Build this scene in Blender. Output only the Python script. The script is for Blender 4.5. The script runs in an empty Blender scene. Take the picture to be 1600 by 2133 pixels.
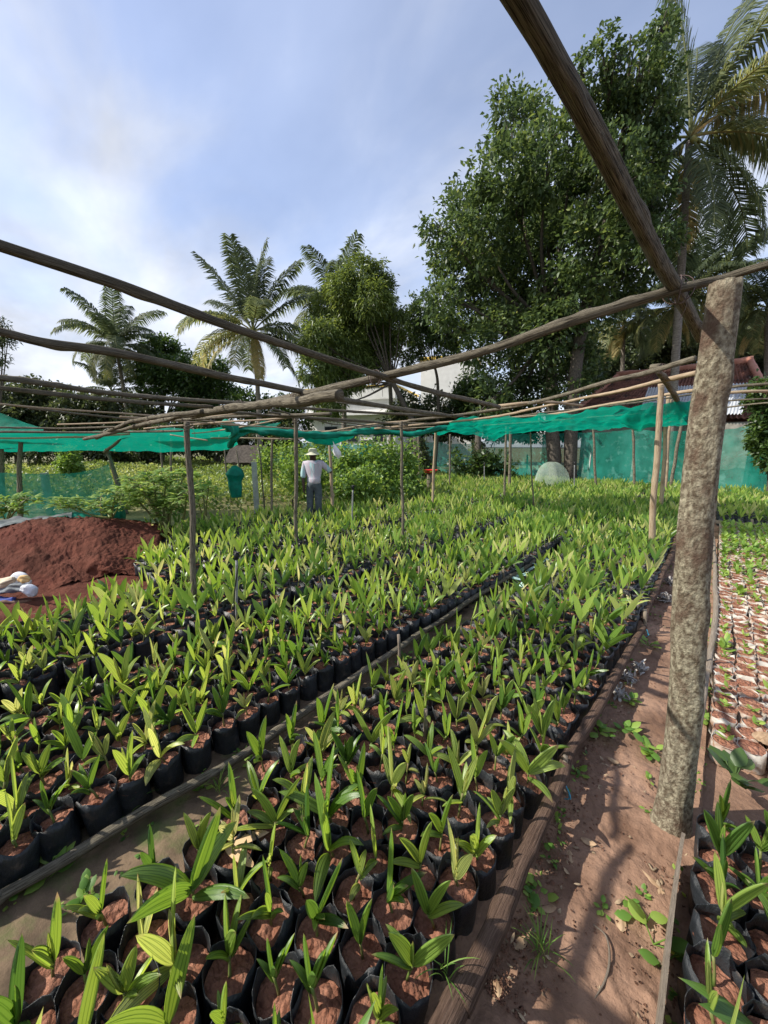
import bpy, math, random
import numpy as np
from mathutils import Vector, noise as mnoise
random.seed(7); rng = np.random.default_rng(11)
R = math.radians
sc = bpy.context.scene
col = sc.collection

# ------------------------------------------------------------------ camera
FPX, CX, CY, EYE, HOR = 770.0, 800.0, 1066.5, 1.75, 928.0
PITCH = math.atan((CY-HOR)/FPX); YAW = math.atan((1508-CX)/math.hypot(FPX, CY-HOR))
cam = bpy.data.cameras.new('camera'); co = bpy.data.objects.new('camera', cam); col.objects.link(co)
co.location = (0, 0, EYE); co.rotation_euler = (R(90)-PITCH, 0, YAW)
cam.sensor_fit = 'HORIZONTAL'; cam.sensor_width = 36; cam.lens = 36*FPX/1600
cam.clip_start = 0.03; cam.clip_end = 2000
sc.camera = co

# ------------------------------------------------------------------ light
SUN_EL, SUN_AZ = R(42), R(-135)          # where the sun stands, azimuth clockwise from +Y
w = bpy.data.worlds.new("World"); sc.world = w; w.use_nodes = True
nt = w.node_tree; N = nt.nodes; L = nt.links; N.clear()
def nd(t, **k):
    n = N.new(t)
    for a, b in k.items(): setattr(n, a, b)
    return n
out = nd('ShaderNodeOutputWorld'); bg = nd('ShaderNodeBackground'); L.new(bg.outputs[0], out.inputs[0])
sky = nd('ShaderNodeTexSky', sky_type='NISHITA'); sky.sun_disc = False
sky.sun_elevation = SUN_EL; sky.sun_rotation = SUN_AZ; sky.air_density = 1.0; sky.dust_density = 0.6; sky.ozone_density = 1.6
tc = nd('ShaderNodeTexCoord'); sep = nd('ShaderNodeSeparateXYZ'); L.new(tc.outputs['Generated'], sep.inputs[0])
def mth(op, a, b=None, c=None):
    n = nd('ShaderNodeMath', operation=op)
    for i, x in enumerate((a, b, c)):
        if x is None: continue
        if isinstance(x, (int, float)): n.inputs[i].default_value = x
        else: L.new(x, n.inputs[i])
    return n.outputs[0]
zz = mth('MAXIMUM', mth('ADD', sep.outputs[2], 0.22), 0.05)
px = mth('DIVIDE', sep.outputs[0], zz); py = mth('DIVIDE', sep.outputs[1], zz)
cmb = nd('ShaderNodeCombineXYZ'); L.new(px, cmb.inputs[0]); L.new(py, cmb.inputs[1])
mp = nd('ShaderNodeMapping'); L.new(cmb.outputs[0], mp.inputs[0]); mp.inputs['Rotation'].default_value = (0, 0, R(20)); mp.inputs['Scale'].default_value = (0.75, 1.25, 1); mp.inputs['Location'].default_value = (1.7, .4, 0)
n1 = nd('ShaderNodeTexNoise'); n1.inputs['Scale'].default_value = 1.5; n1.inputs['Detail'].default_value = 9; n1.inputs['Roughness'].default_value = .52; n1.inputs['Distortion'].default_value = .5
L.new(mp.outputs[0], n1.inputs[0])
n2 = nd('ShaderNodeTexNoise'); n2.inputs['Scale'].default_value = .5; n2.inputs['Detail'].default_value = 3; L.new(mp.outputs[0], n2.inputs[0])
# more cloud towards the left of the view and towards the horizon
side = mth('ADD', mth('MULTIPLY', sep.outputs[0], -.74), mth('MULTIPLY', sep.outputs[1], -.67))
f1 = mth('ADD', mth('MULTIPLY', n1.outputs[0], .95), mth('MULTIPLY', n2.outputs[0], .32))
f2 = mth('ADD', f1, mth('MULTIPLY', side, .17))
f3 = mth('SUBTRACT', mth('ADD', f2, .10), mth('MULTIPLY', sep.outputs[2], .42))
cr = nd('ShaderNodeMapRange', interpolation_type='SMOOTHSTEP'); L.new(f3, cr.inputs[0])
cr.inputs[1].default_value = .40; cr.inputs[2].default_value = .76; cr.inputs[3].default_value = .26; cr.inputs[4].default_value = .97
n3 = nd('ShaderNodeTexNoise'); n3.inputs['Scale'].default_value = 1.9; n3.inputs['Detail'].default_value = 5; L.new(mp.outputs[0], n3.inputs[0])
cs = nd('ShaderNodeMapRange'); L.new(n3.outputs[0], cs.inputs[0]); cs.inputs[1].default_value = .35; cs.inputs[2].default_value = .65; cs.inputs[3].default_value = 5.2; cs.inputs[4].default_value = 9.0
cc = nd('ShaderNodeCombineXYZ')
L.new(mth('MULTIPLY', cs.outputs[0], .93), cc.inputs[0]); L.new(mth('MULTIPLY', cs.outputs[0], .98), cc.inputs[1]); L.new(mth('MULTIPLY', cs.outputs[0], 1.1), cc.inputs[2])
gm = nd('ShaderNodeVectorMath', operation='MULTIPLY'); L.new(sky.outputs[0], gm.inputs[0]); gm.inputs[1].default_value = (1.95, 1.8, 1.85)
mx = nd('ShaderNodeMixRGB'); L.new(cr.outputs[0], mx.inputs[0]); L.new(gm.outputs[0], mx.inputs[1]); L.new(cc.outputs[0], mx.inputs[2])
L.new(mx.outputs[0], bg.inputs[0]); bg.inputs[1].default_value = .10
sun = bpy.data.lights.new('sun', 'SUN'); sun.energy = 5.0; sun.angle = R(.5); sun.color = (1, .94, .84)
so = bpy.data.objects.new('sun', sun); col.objects.link(so)
sd = Vector((math.sin(SUN_AZ)*math.cos(SUN_EL), math.cos(SUN_AZ)*math.cos(SUN_EL), math.sin(SUN_EL)))
so.rotation_euler = sd.to_track_quat('Z', 'Y').to_euler(); so.location = (-5, -5, 12)
sc.view_settings.view_transform = 'Standard'; sc.view_settings.look = 'None'
sc.view_settings.exposure = 0.38; sc.view_settings.gamma = 1
sc.render.resolution_x = 768; sc.render.resolution_y = 1024
try:
    sc.cycles.max_bounces = 8; sc.cycles.transparent_max_bounces = 24; sc.cycles.transmission_bounces = 4
except Exception: pass

# ------------------------------------------------------------------ measuring helpers (photo bearings -> metres)
fw = np.array([-math.sin(YAW)*math.cos(PITCH), math.cos(YAW)*math.cos(PITCH), -math.sin(PITCH)])
rt = np.array([math.cos(YAW), math.sin(YAW), 0.]); upv = np.cross(rt, fw); hf = np.array([-math.sin(YAW), math.cos(YAW), 0.])
O = np.array([0, 0, EYE])
def ray(x, y): return fw*FPX + rt*(x-CX) - upv*(y-CY)
def G(x, y, z=0.):
    d = ray(x, y); return O + d*((z-EYE)/d[2])
def D(x, y, h):
    d = ray(x, y); return O + d*(h/(d@hf))
def PY(x, y, Y):
    d = ray(x, y); return O + d*(Y/d[1])
def proj(p):
    d = np.asarray(p, float)-O; z = d@fw
    return CX+FPX*(d@rt)/np.maximum(z, 1e-6), CY-FPX*(d@upv)/np.maximum(z, 1e-6), z
def nz(p, s=1., k=0.): return mnoise.noise(Vector((p[0]*s+k, p[1]*s-k, p[2]*s+2*k)))
def nrm(v): v = np.asarray(v, float); return v/(np.linalg.norm(v, axis=-1, keepdims=True)+1e-12)

# ------------------------------------------------------------------ mesh collector
class M:
    def __init__(s): s.V = []; s.Q = []; s.T = []; s.U = []; s.C = []; s.n = 0
    def add(s, V, Q=None, T=None, U=None, c=0.5):
        V = np.asarray(V, float).reshape(-1, 3)
        if Q is not None and len(Q): s.Q.append(np.asarray(Q, int).reshape(-1, 4)+s.n)
        if T is not None and len(T): s.T.append(np.asarray(T, int).reshape(-1, 3)+s.n)
        s.V.append(V); s.U.append(np.zeros((len(V), 2)) if U is None else np.asarray(U, float).reshape(-1, 2))
        s.C.append(np.full(len(V), c, float) if np.isscalar(c) else np.asarray(c, float)); s.n += len(V)
        return s
    def arrays(s):
        V = np.concatenate(s.V); U = np.concatenate(s.U); C = np.concatenate(s.C)
        Q = np.concatenate(s.Q) if s.Q else np.zeros((0, 4), int); T = np.concatenate(s.T) if s.T else np.zeros((0, 3), int)
        return V, Q, T, U, C
    def mesh(s, name, mat, smooth=True):
        V, Q, T, U, C = s.arrays()
        me = bpy.data.meshes.new(name); me.vertices.add(len(V)); me.vertices.foreach_set('co', V.ravel().astype(np.float32))
        li = np.concatenate([Q.ravel(), T.ravel()]).astype(np.int32)
        tot = np.concatenate([np.full(len(Q), 4), np.full(len(T), 3)]).astype(np.int32)
        st = (np.cumsum(tot)-tot).astype(np.int32)
        me.loops.add(len(li)); me.loops.foreach_set('vertex_index', li)
        me.polygons.add(len(tot)); me.polygons.foreach_set('loop_start', st); me.polygons.foreach_set('loop_total', tot)
        me.polygons.foreach_set('use_smooth', np.full(len(tot), smooth))
        uv = me.uv_layers.new(name='UVMap'); uv.data.foreach_set('uv', U[li].ravel().astype(np.float32))
        a = me.attributes.new('tint', 'FLOAT', 'POINT'); a.data.foreach_set('value', C.astype(np.float32))
        me.update(); me.validate()
        for m in (mat if isinstance(mat, (list, tuple)) else [mat]): me.materials.append(m)
        return me
    def build(s, name, mat, parent=None, smooth=True):
        o = bpy.data.objects.new(name, s.mesh(name, mat, smooth)); col.objects.link(o)
        if parent is not None: o.parent = parent
        return o
def tag(o, label=None, cat=None, group=None, kind=None):
    if label: o['label'] = label
    if cat: o['category'] = cat
    if group: o['group'] = group
    if kind: o['kind'] = kind
    return o
def empty(name, loc, label, cat, group=None, rz=0):
    o = bpy.data.objects.new(name, None); col.objects.link(o); o.location = loc; o.rotation_euler = (0, 0, rz); o.empty_display_size = .05
    return tag(o, label, cat, group)
def shift(m, loc):
    """move collected geometry into the local space of a thing whose empty stands at loc"""
    m.V = [v-np.asarray(loc, float) for v in m.V]; return m

def spline(P, n):
    P = np.asarray(P, float)
    if len(P) == 2: return P[0]+(P[1]-P[0])*np.linspace(0, 1, n)[:, None]
    A = np.vstack([2*P[0]-P[1], P, 2*P[-1]-P[-2]]); seg = len(P)-1; o = []
    for u in np.linspace(0, seg-1e-9, n):
        i = int(u); t = u-i; a, b, c, d = A[i:i+4]
        o.append(.5*((2*b)+(c-a)*t+(2*a-5*b+4*c-d)*t*t+(-a+3*b-3*c+d)*t**3))
    return np.array(o)
def tube(m, P, r, n=None, seg=10, rough=.0, nsc=4., cap=True, c=.5, wob=0., k=None):
    """tapering tube along P; rough = relative radius noise, wob = sideways crookedness in m"""
    P = np.asarray(P, float); k = random.random()*50 if k is None else k
    ln = np.linalg.norm(np.diff(P, axis=0), axis=1).sum()
    if n is None: n = max(4, int(ln/(.035 if (rough >= .1 and seg >= 10) else .08))+2)
    C = spline(P, n)
    if wob:
        for i in range(n):
            s = i/(n-1)*ln; C[i] += wob*np.array([mnoise.noise(Vector((s*1.3, k, 0))), mnoise.noise(Vector((s*1.3, k, 9))), mnoise.noise(Vector((s*1.3, k, 18)))])
    rr = np.interp(np.linspace(0, 1, n), np.linspace(0, 1, len(np.atleast_1d(r))), np.atleast_1d(r)) if not np.isscalar(r) else np.full(n, r)
    K_ = [(random.uniform(0, ln), random.uniform(0, 6.28), random.uniform(.15, .4)) for _ in range(int(ln/.35)+1)] if (rough >= .1 and seg >= 10 and np.max(rr) < .06) else []
    Tn = nrm(np.gradient(C, axis=0)); ref = np.array([0, 0, 1.]) if abs(Tn[0][2]) < .9 else np.array([1., 0, 0])
    a = nrm(np.cross(Tn[0], ref)); V = []; U = []; s = 0
    for i in range(n):
        a = nrm(a-Tn[i]*(a@Tn[i])); b = np.cross(Tn[i], a)
        if i: s += np.linalg.norm(C[i]-C[i-1])
        for j in range(seg):
            th = 2*math.pi*j/seg
            q = rr[i]
            if rough: q *= 1+rough*(nz((math.cos(th)*1.3, math.sin(th)*1.3, s*nsc*.35), 1, k)*1.4+nz((math.cos(th)*.6, math.sin(th)*.6, s*nsc), 1, k+7))
            for s0, t0, a0 in K_:
                if abs(s-s0) < .09: q *= 1+a0*math.exp(-((s-s0)/.035)**2-((((th-t0+math.pi) % 6.2832)-math.pi)/.7)**2)
            V.append(C[i]+(a*math.cos(th)+b*math.sin(th))*q); U.append((min(j, seg-j)/seg, s))
    Q = [(i*seg+j, i*seg+(j+1) % seg, (i+1)*seg+(j+1) % seg, (i+1)*seg+j) for i in range(n-1) for j in range(seg)]
    T = []
    if cap:
        V.append(C[0]); U.append((.5, 0)); V.append(C[-1]); U.append((.5, s))
        a0, a1 = n*seg, n*seg+1
        T = [(a0, (j+1) % seg, j) for j in range(seg)]+[(a1, (n-1)*seg+j, (n-1)*seg+(j+1) % seg) for j in range(seg)]
    m.add(V, Q, T, U, c); return m
def box(m, c, s, rz=0., ax=None, cc=.5):
    c = np.asarray(c, float); s = np.asarray(s, float)/2
    X, Y, Z = (np.array([math.cos(rz), math.sin(rz), 0]), np.array([-math.sin(rz), math.cos(rz), 0]), np.array([0, 0, 1.])) if ax is None else ax
    V = [c+X*s[0]*i+Y*s[1]*j+Z*s[2]*k for k in (-1, 1) for j in (-1, 1) for i in (-1, 1)]
    # split vertices per face for flat look
    F = [(0, 2, 3, 1), (4, 5, 7, 6), (0, 1, 5, 4), (2, 6, 7, 3), (0, 4, 6, 2), (1, 3, 7, 5)]
    VV = []; Q = []; U = []
    for f in F:
        Q.append([len(VV)+i for i in range(4)]); VV += [V[i] for i in f]; U += [(0, 0), (1, 0), (1, 1), (0, 1)]
    m.add(VV, Q, None, U, cc); return m
def grid(m, fn, nu, nv, c=.5, uvs=(1, 1)):
    V = []; U = []
    for j in range(nv+1):
        for i in range(nu+1):
            V.append(fn(i/nu, j/nv)); U.append((i/nu*uvs[0], j/nv*uvs[1]))
    Q = [(j*(nu+1)+i, j*(nu+1)+i+1, (j+1)*(nu+1)+i+1, (j+1)*(nu+1)+i) for j in range(nv) for i in range(nu)]
    m.add(V, Q, None, U, c); return m

# ------------------------------------------------------------------ materials
def mat(name, c1, c2=None, rough=.8, nscale=6., coord='pos', stretch=(1, 1, 1), bump=0., bscale=30., bstretch=None, detail=6, lo=.35, hi=.65,
        spec=.3, trans=0., tcol=None, tintmix=None, c3=None, c3lo=.6, c3hi=.7, c3scale=3., alpha=1., subs=None, bvor=False, bdist=.01, sheen=0, uvstripe=None, randobj=0.):
    m = bpy.data.materials.new(name); m.use_nodes = True; nt = m.node_tree; N = nt.nodes; L = nt.links; N.clear()
    o = N.new('ShaderNodeOutputMaterial'); p = N.new('ShaderNodeBsdfPrincipled')
    p.inputs['Roughness'].default_value = rough; p.inputs['Specular IOR Level'].default_value = spec
    if coord == 'pos': g = N.new('ShaderNodeNewGeometry').outputs['Position']
    elif coord == 'uv': g = N.new('ShaderNodeTexCoord').outputs['UV']
    else: g = N.new('ShaderNodeTexCoord').outputs['Object']
    def mapping(st):
        q = N.new('ShaderNodeMapping'); q.inputs['Scale'].default_value = st; L.new(g, q.inputs[0]); return q.outputs[0]
    def rng_(src, a, b, c=0., d=1.):
        r = N.new('ShaderNodeMapRange'); L.new(src, r.inputs[0]); r.inputs[1].default_value = a; r.inputs[2].default_value = b; r.inputs[3].default_value = c; r.inputs[4].default_value = d; return r.outputs[0]
    def mixc(f, a, b, t='MIX'):
        q = N.new('ShaderNodeMixRGB'); q.blend_type = t
        for i, x in enumerate((f, a, b)):
            if isinstance(x, (int, float)): q.inputs[i].default_value = x
            elif isinstance(x, tuple): q.inputs[i].default_value = (*x, 1)
            else: L.new(x, q.inputs[i])
        return q.outputs[0]
    def noise(sc, st, det=detail, ro=.6):
        q = N.new('ShaderNodeTexNoise'); q.inputs['Scale'].default_value = sc; q.inputs['Detail'].default_value = det; q.inputs['Roughness'].default_value = ro
        L.new(mapping(st), q.inputs[0]); return q.outputs[0]
    c = c1
    if c2 is not None: c = mixc(rng_(noise(nscale, stretch), lo, hi), c1, c2)
    if c3 is not None: c = mixc(rng_(noise(c3scale, stretch), c3lo, c3hi), c, c3)
    if tintmix is not None:
        at = N.new('ShaderNodeAttribute'); at.attribute_name = 'tint'
        c = mixc(rng_(at.outputs['Fac'], 0, 1), c, tintmix) if not isinstance(tintmix, list) else c
        if isinstance(tintmix, list):
            r = N.new('ShaderNodeValToRGB'); r.color_ramp.elements[0].color = (*tintmix[0][1], 1); r.color_ramp.elements[0].position = tintmix[0][0]
            r.color_ramp.elements[1].color = (*tintmix[-1][1], 1); r.color_ramp.elements[1].position = tintmix[-1][0]
            for po, cl in tintmix[1:-1]: e = r.color_ramp.elements.new(po); e.color = (*cl, 1)
            if randobj:
                oi = N.new('ShaderNodeObjectInfo'); a_ = N.new('ShaderNodeMath'); a_.operation = 'MULTIPLY_ADD'
                L.new(oi.outputs['Random'], a_.inputs[0]); a_.inputs[1].default_value = randobj
                b_ = N.new('ShaderNodeMath'); b_.operation = 'SUBTRACT'; L.new(at.outputs['Fac'], b_.inputs[0]); b_.inputs[1].default_value = randobj/2
                L.new(b_.outputs[0], a_.inputs[2]); L.new(a_.outputs[0], r.inputs[0])
            else: L.new(at.outputs['Fac'], r.inputs[0])
            c = r.outputs[0]
            if c2 is not None: c = mixc(rng_(noise(nscale, stretch), lo, hi, 0, .55), c, c2)
    if uvstripe is not None:
        tcu = N.new('ShaderNodeTexCoord'); s_ = N.new('ShaderNodeSeparateXYZ'); L.new(tcu.outputs['UV'], s_.inputs[0])
        q = N.new('ShaderNodeMath'); q.operation = 'MULTIPLY'; L.new(s_.outputs[0], q.inputs[0]); q.inputs[1].default_value = uvstripe[0]*2*math.pi
        q2 = N.new('ShaderNodeMath'); q2.operation = 'COSINE'; L.new(q.outputs[0], q2.inputs[0])
        c = mixc(rng_(q2.outputs[0], .2, 1., 0, uvstripe[2]), c, uvstripe[1])
        nb = N.new('ShaderNodeTexNoise'); nb.inputs['Scale'].default_value = 9; nb.inputs['Detail'].default_value = 4; L.new(N.new('ShaderNodeNewGeometry').outputs['Position'], nb.inputs[0])
        ab = N.new('ShaderNodeMath'); ab.operation = 'MULTIPLY_ADD'; L.new(nb.outputs[0], ab.inputs[0]); ab.inputs[1].default_value = .55; L.new(s_.outputs[1], ab.inputs[2])
        c = mixc(rng_(ab.outputs[0], 1.20, 1.32, 0, .85), c, (.40, .29, .15))
    if isinstance(c, tuple): p.inputs['Base Color'].default_value = (*c, 1)
    else: L.new(c, p.inputs['Base Color'])
    if bump:
        b = N.new('ShaderNodeBump'); b.inputs['Strength'].default_value = bump; b.inputs['Distance'].default_value = bdist
        h = noise(bscale, bstretch or stretch, 8, .65)
        if bvor:
            v = N.new('ShaderNodeTexVoronoi'); v.inputs['Scale'].default_value = bscale*.8; L.new(mapping(bstretch or stretch), v.inputs[0])
            a = N.new('ShaderNodeMath'); a.operation = 'SUBTRACT'; L.new(h, a.inputs[0]); L.new(v.outputs['Distance'], a.inputs[1]); h = a.outputs[0]
        L.new(h, b.inputs['Height']); L.new(b.outputs[0], p.inputs['Normal'])
    sh = p.outputs[0]
    if trans:
        tr = N.new('ShaderNodeBsdfTranslucent')
        if tcol is None and not isinstance(c, tuple):
            hs = N.new('ShaderNodeHueSaturation'); hs.inputs['Hue'].default_value = .475; hs.inputs['Saturation'].default_value = 1.12; hs.inputs['Value'].default_value = 2.1; L.new(c, hs.inputs['Color']); L.new(hs.outputs[0], tr.inputs[0])
        else: tr.inputs[0].default_value = (*(tcol or c1), 1)
        mxs = N.new('ShaderNodeMixShader'); mxs.inputs[0].default_value = trans; L.new(sh, mxs.inputs[1]); L.new(tr.outputs[0], mxs.inputs[2]); sh = mxs.outputs[0]
    if alpha < 1:
        tp = N.new('ShaderNodeBsdfTransparent'); mxs = N.new('ShaderNodeMixShader'); mxs.inputs[0].default_value = alpha; L.new(tp.outputs[0], mxs.inputs[1]); L.new(sh, mxs.inputs[2]); sh = mxs.outputs[0]
    L.new(sh, o.inputs[0]); return m

m_soil = mat('red_soil', (.22, .085, .05), (.42, .205, .135), nscale=14, bump=1., bscale=70, bdist=.02, bvor=True, c3=(.12, .05, .032), c3lo=.58, c3hi=.72, c3scale=9, spec=.15, rough=.95)
m_ground = mat('trodden_earth', (.16, .092, .060), (.34, .21, .142), nscale=3.2, bump=.9, bscale=28, bdist=.02, c3=(.40, .25, .17), c3lo=.52, c3hi=.72, c3scale=1.1, spec=.2, rough=.92)
m_walk = mat('damp_earth', (.075, .052, .032), (.21, .145, .09), nscale=5, bump=.7, bscale=30, bdist=.012, c3=(.09, .11, .035), c3lo=.5, c3hi=.65, c3scale=4, rough=.9)
m_base = mat('dark_earth', (.035, .022, .015), (.10, .06, .04), nscale=4, bump=.6, bscale=20, rough=.95)
m_clod = mat('clod_earth', (.10, .05, .032), (.24, .12, .075), nscale=20, rough=.95, bump=.6, bscale=60)
m_mound = mat('mound_earth', (.075, .026, .016), (.14, .048, .030), nscale=3.5, bump=1., bscale=9, bdist=.05, c3=(.10, .028, .018), c3lo=.5, c3hi=.7, c3scale=1.5, rough=.95, spec=.15)
m_bag = mat('black_plastic', (.010, .012, .014), (.028, .032, .037), nscale=9, rough=.40, spec=.5, bump=.9, bscale=16, bstretch=(1, 1, .5), bdist=.02, c3=(.075, .06, .052), c3lo=.57, c3hi=.70, c3scale=16)
m_wbag = mat('white_plastic', (.44, .40, .34), (.66, .63, .57), nscale=10, rough=.5, spec=.3, bump=.4, bscale=25, c3=(.33, .19, .12), c3lo=.46, c3hi=.60, c3scale=12, trans=.2, tcol=(.5, .42, .34))
LEAFRAMP = [(0., (.065, .145, .032)), (.35, (.16, .28, .050)), (.7, (.32, .43, .095)), (1., (.52, .52, .21))]
m_leaf = mat('palm_leaf', (.1, .2, .03), None, rough=.36, spec=.6, tintmix=LEAFRAMP, trans=.42, uvstripe=(8, (.030, .085, .014), .62), bump=.25, bscale=8, coord='uv', bstretch=(40, 2, 1), bdist=.002, randobj=.45)
m_leafd = mat('palm_leaf_mass', (.1, .2, .03), None, rough=.36, spec=.6, tintmix=LEAFRAMP, trans=.36, uvstripe=(5, (.035, .09, .016), .35))
m_stem = mat('green_stem', (.12, .19, .04), (.18, .14, .06), nscale=20, rough=.5)
m_pole = mat('weathered_pole', (.10, .085, .062), (.31, .275, .205), nscale=5, coord='uv', stretch=(9, 1.4, 1), bump=1., bscale=7, bstretch=(9, .9, 1), bdist=.012, c3=(.040, .033, .024), c3lo=.50, c3hi=.60, c3scale=8, rough=.9, spec=.12)
m_pale = mat('peeled_pole', (.26, .19, .12), (.46, .37, .26), nscale=5, coord='uv', stretch=(8, 1.2, 1), bump=.7, bscale=7, bstretch=(9, .9, 1), bdist=.008, c3=(.17, .10, .06), c3lo=.52, c3hi=.68, c3scale=4, rough=.8, spec=.2)
m_bark = mat('lichen_bark', (.12, .092, .062), (.40, .36, .26), nscale=60, coord='pos', stretch=(1, 1, .7), bump=1., bscale=70, bdist=.02, lo=.38, hi=.64, c3=(.13, .085, .06), c3lo=.50, c3hi=.66, c3scale=9, rough=.9, spec=.15, detail=10)
m_log = mat('border_log', (.075, .045, .032), (.20, .13, .095), nscale=5, coord='uv', stretch=(8, 1.6, 1), bump=1., bscale=7, bstretch=(8, 1.2, 1), bdist=.02, rough=.9, spec=.15)
m_board = mat('old_board', (.16, .125, .095), (.33, .275, .215), nscale=5, coord='uv', stretch=(10, 1.2, 1), bump=.8, bscale=7, bstretch=(12, .8, 1), bdist=.008, rough=.85)
m_trunk = mat('palm_trunk', (.12, .10, .085), (.30, .27, .23), nscale=4, coord='uv', stretch=(2, 7, 1), bump=.8, bscale=3, bstretch=(1, 9, 1), bdist=.04, rough=.9)
m_tbark = mat('tree_bark', (.05, .042, .034), (.145, .125, .10), nscale=6, coord='uv', stretch=(5, 2, 1), bump=.8, bscale=6, bdist=.03, rough=.9)
m_net = mat('green_shade_net', (.0, .11, .075), (.0, .33, .22), nscale=1.8, lo=.36, hi=.58, rough=.65, spec=.25, trans=.45, tcol=(.0, .40, .26), alpha=.82, bump=.5, bscale=9, bdist=.05)
m_netv = mat('green_net_fence', (.01, .20, .14), (.03, .36, .27), nscale=1.2, lo=.4, hi=.6, c3=(.10, .42, .34), c3lo=.58, c3hi=.64, c3scale=2.5, rough=.7, spec=.2, trans=.30, tcol=(.02, .40, .28), alpha=.66)
m_netb = mat('green_net_bundle', (.0, .13, .085), (.0, .25, .17), nscale=8, rough=.6, trans=.2, tcol=(0, .35, .23), bump=.6, bscale=10)

# ------------------------------------------------------------------ leaves of the seedlings
def leaf(m, base, az, el, ln, wd, droop=.6, roll=0., nu=8, nv=9, pleat=.0045, fold=.25, tint=.5):
    """pleated blade; nu columns across, nv along; roll about its own axis"""
    p = np.array(base, float); h = np.array([math.cos(az), math.sin(az), 0.]); V = []; U = []
    e = el; step = ln/nv
    for i in range(nv+1):
        t = i/nv
        d = h*math.cos(e)+np.array([0, 0, math.sin(e)])
        s = np.array([-math.sin(az), math.cos(az), 0.]); n = np.cross(d, s)*-1
        s2 = s*math.cos(roll)+n*math.sin(roll); n2 = n*math.cos(roll)-s*math.sin(roll)
        wt = wd*max((t+.012)**.55*(1-t)**.72/.417, .03*(1-t))
        for j in range(nu+1):
            u = j/nu*2-1
            z = (pleat*(1 if j % 2 else -1)*min(1, wt/wd*1.3) if nu > 3 else 0)+abs(u)*fold*wt*.5
            V.append(p+s2*u*wt*.5+n2*z); U.append((j/nu, t))
        p = p+d*step; e -= droop/nv*(.4+1.2*t)
    Q = [(i*(nu+1)+j, i*(nu+1)+j+1, (i+1)*(nu+1)+j+1, (i+1)*(nu+1)+j) for i in range(nv) for j in range(nu)]
    m.add(V, Q, None, U, tint)
def seedling(ms, ml, z0, lod=0, rnd=random):
    """stem into ms, blades into ml"""
    H = rnd.uniform(.04, .10); lean = (rnd.uniform(-.02, .02), rnd.uniform(-.02, .02))
    top = (lean[0], lean[1], z0+H)
    if lod == 0: tube(ms, [(0, 0, z0-.01), (lean[0]*.4, lean[1]*.4, z0+H*.5), top], [.0055, .004, .0045], n=5, seg=6)
    else: tube(ms, [(0, 0, z0-.01), top], [.006, .005], n=2, seg=3, cap=False)
    a = rnd.uniform(0, 2*math.pi); nn = dict(nu=8, nv=9) if lod == 0 else dict(nu=2, nv=4)
    sz = rnd.choice((rnd.uniform(.55, .8), rnd.uniform(.75, 1.0), rnd.uniform(.85, 1.15))); tn = rnd.betavariate(2.2, 2.4)
    style = rnd.random(); count = 0
    if style < .86:
        sp = R(rnd.uniform(9, 24)); rl = math.pi/2+rnd.uniform(-.5, .5)
        for k, s in enumerate((1, -1)):
            leaf(ml, top, a+(0 if s > 0 else math.pi)+rnd.uniform(-.35, .35), math.pi/2-sp*rnd.uniform(.7, 1.5), sz*rnd.uniform(.185, .265), sz*rnd.uniform(.036, .050),
                 droop=rnd.uniform(.1, .55), roll=s*rl, tint=tn+rnd.uniform(-.1, .1), fold=rnd.uniform(.1, .4), **nn); count += 1
    if rnd.random() < .8 or style >= .82:
        for k in range(rnd.choice((1, 2, 2, 3))):
            leaf(ml, (top[0], top[1], z0+H*rnd.uniform(.5, .95)), rnd.uniform(0, 6.28), R(rnd.uniform(34, 74)), sz*rnd.uniform(.13, .22), sz*rnd.uniform(.026, .042),
                 droop=rnd.uniform(.7, 1.7), roll=rnd.uniform(-.7, .7), tint=tn+rnd.uniform(-.2, .1), fold=rnd.uniform(.2, .6), **nn); count += 1
    if rnd.random() < .45:
        leaf(ml, top, rnd.uniform(0, 6.28), R(rnd.uniform(76, 88)), sz*rnd.uniform(.13, .22), sz*rnd.uniform(.008, .018), droop=.1, tint=min(1, tn+.2), fold=1.2, **nn); count += 1
    return count
def bag(m, r, h, seg=22, rings=5, k=0., flare=.14, rim=.023):
    V = []; U = []
    for i in range(rings+1):
        t = i/rings
        for j in range(seg):
            th = 2*math.pi*j/seg
            q = r*(.93+.07*t+flare*.5*max(0, t-.7))*(1+.10*nz((math.cos(th)*1.4, math.sin(th)*1.4, t*1.5), 1, k)+.06*nz((math.cos(th)*5, math.sin(th)*5, t*1.2), 1, k))
            z = h*t+(rim*1.8*nz((math.cos(th)*1.8, math.sin(th)*1.8, 3), 1, k)+rim*.7*nz((math.cos(th)*5, math.sin(th)*5, 3), 1, k) if i == rings else 0)
            V.append((q*math.cos(th), q*math.sin(th), z)); U.append((j/seg, t))
    # inner lip, so that the rim has an inside
    for j in range(seg):
        x, y, z = V[rings*seg+j]; V.append((x*.975, y*.975, z-.002)); U.append((j/seg, 1))
    for j in range(seg):
        x, y, z = V[rings*seg+j]; V.append((x*.94, y*.94, h*.80)); U.append((j/seg, .8))
    R_ = rings+3
    Q = [(i*seg+j, i*seg+(j+1) % seg, (i+1)*seg+(j+1) % seg, (i+1)*seg+j) for i in range(R_-1) for j in range(seg)]
    m.add(V, Q, None, U)
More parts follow.
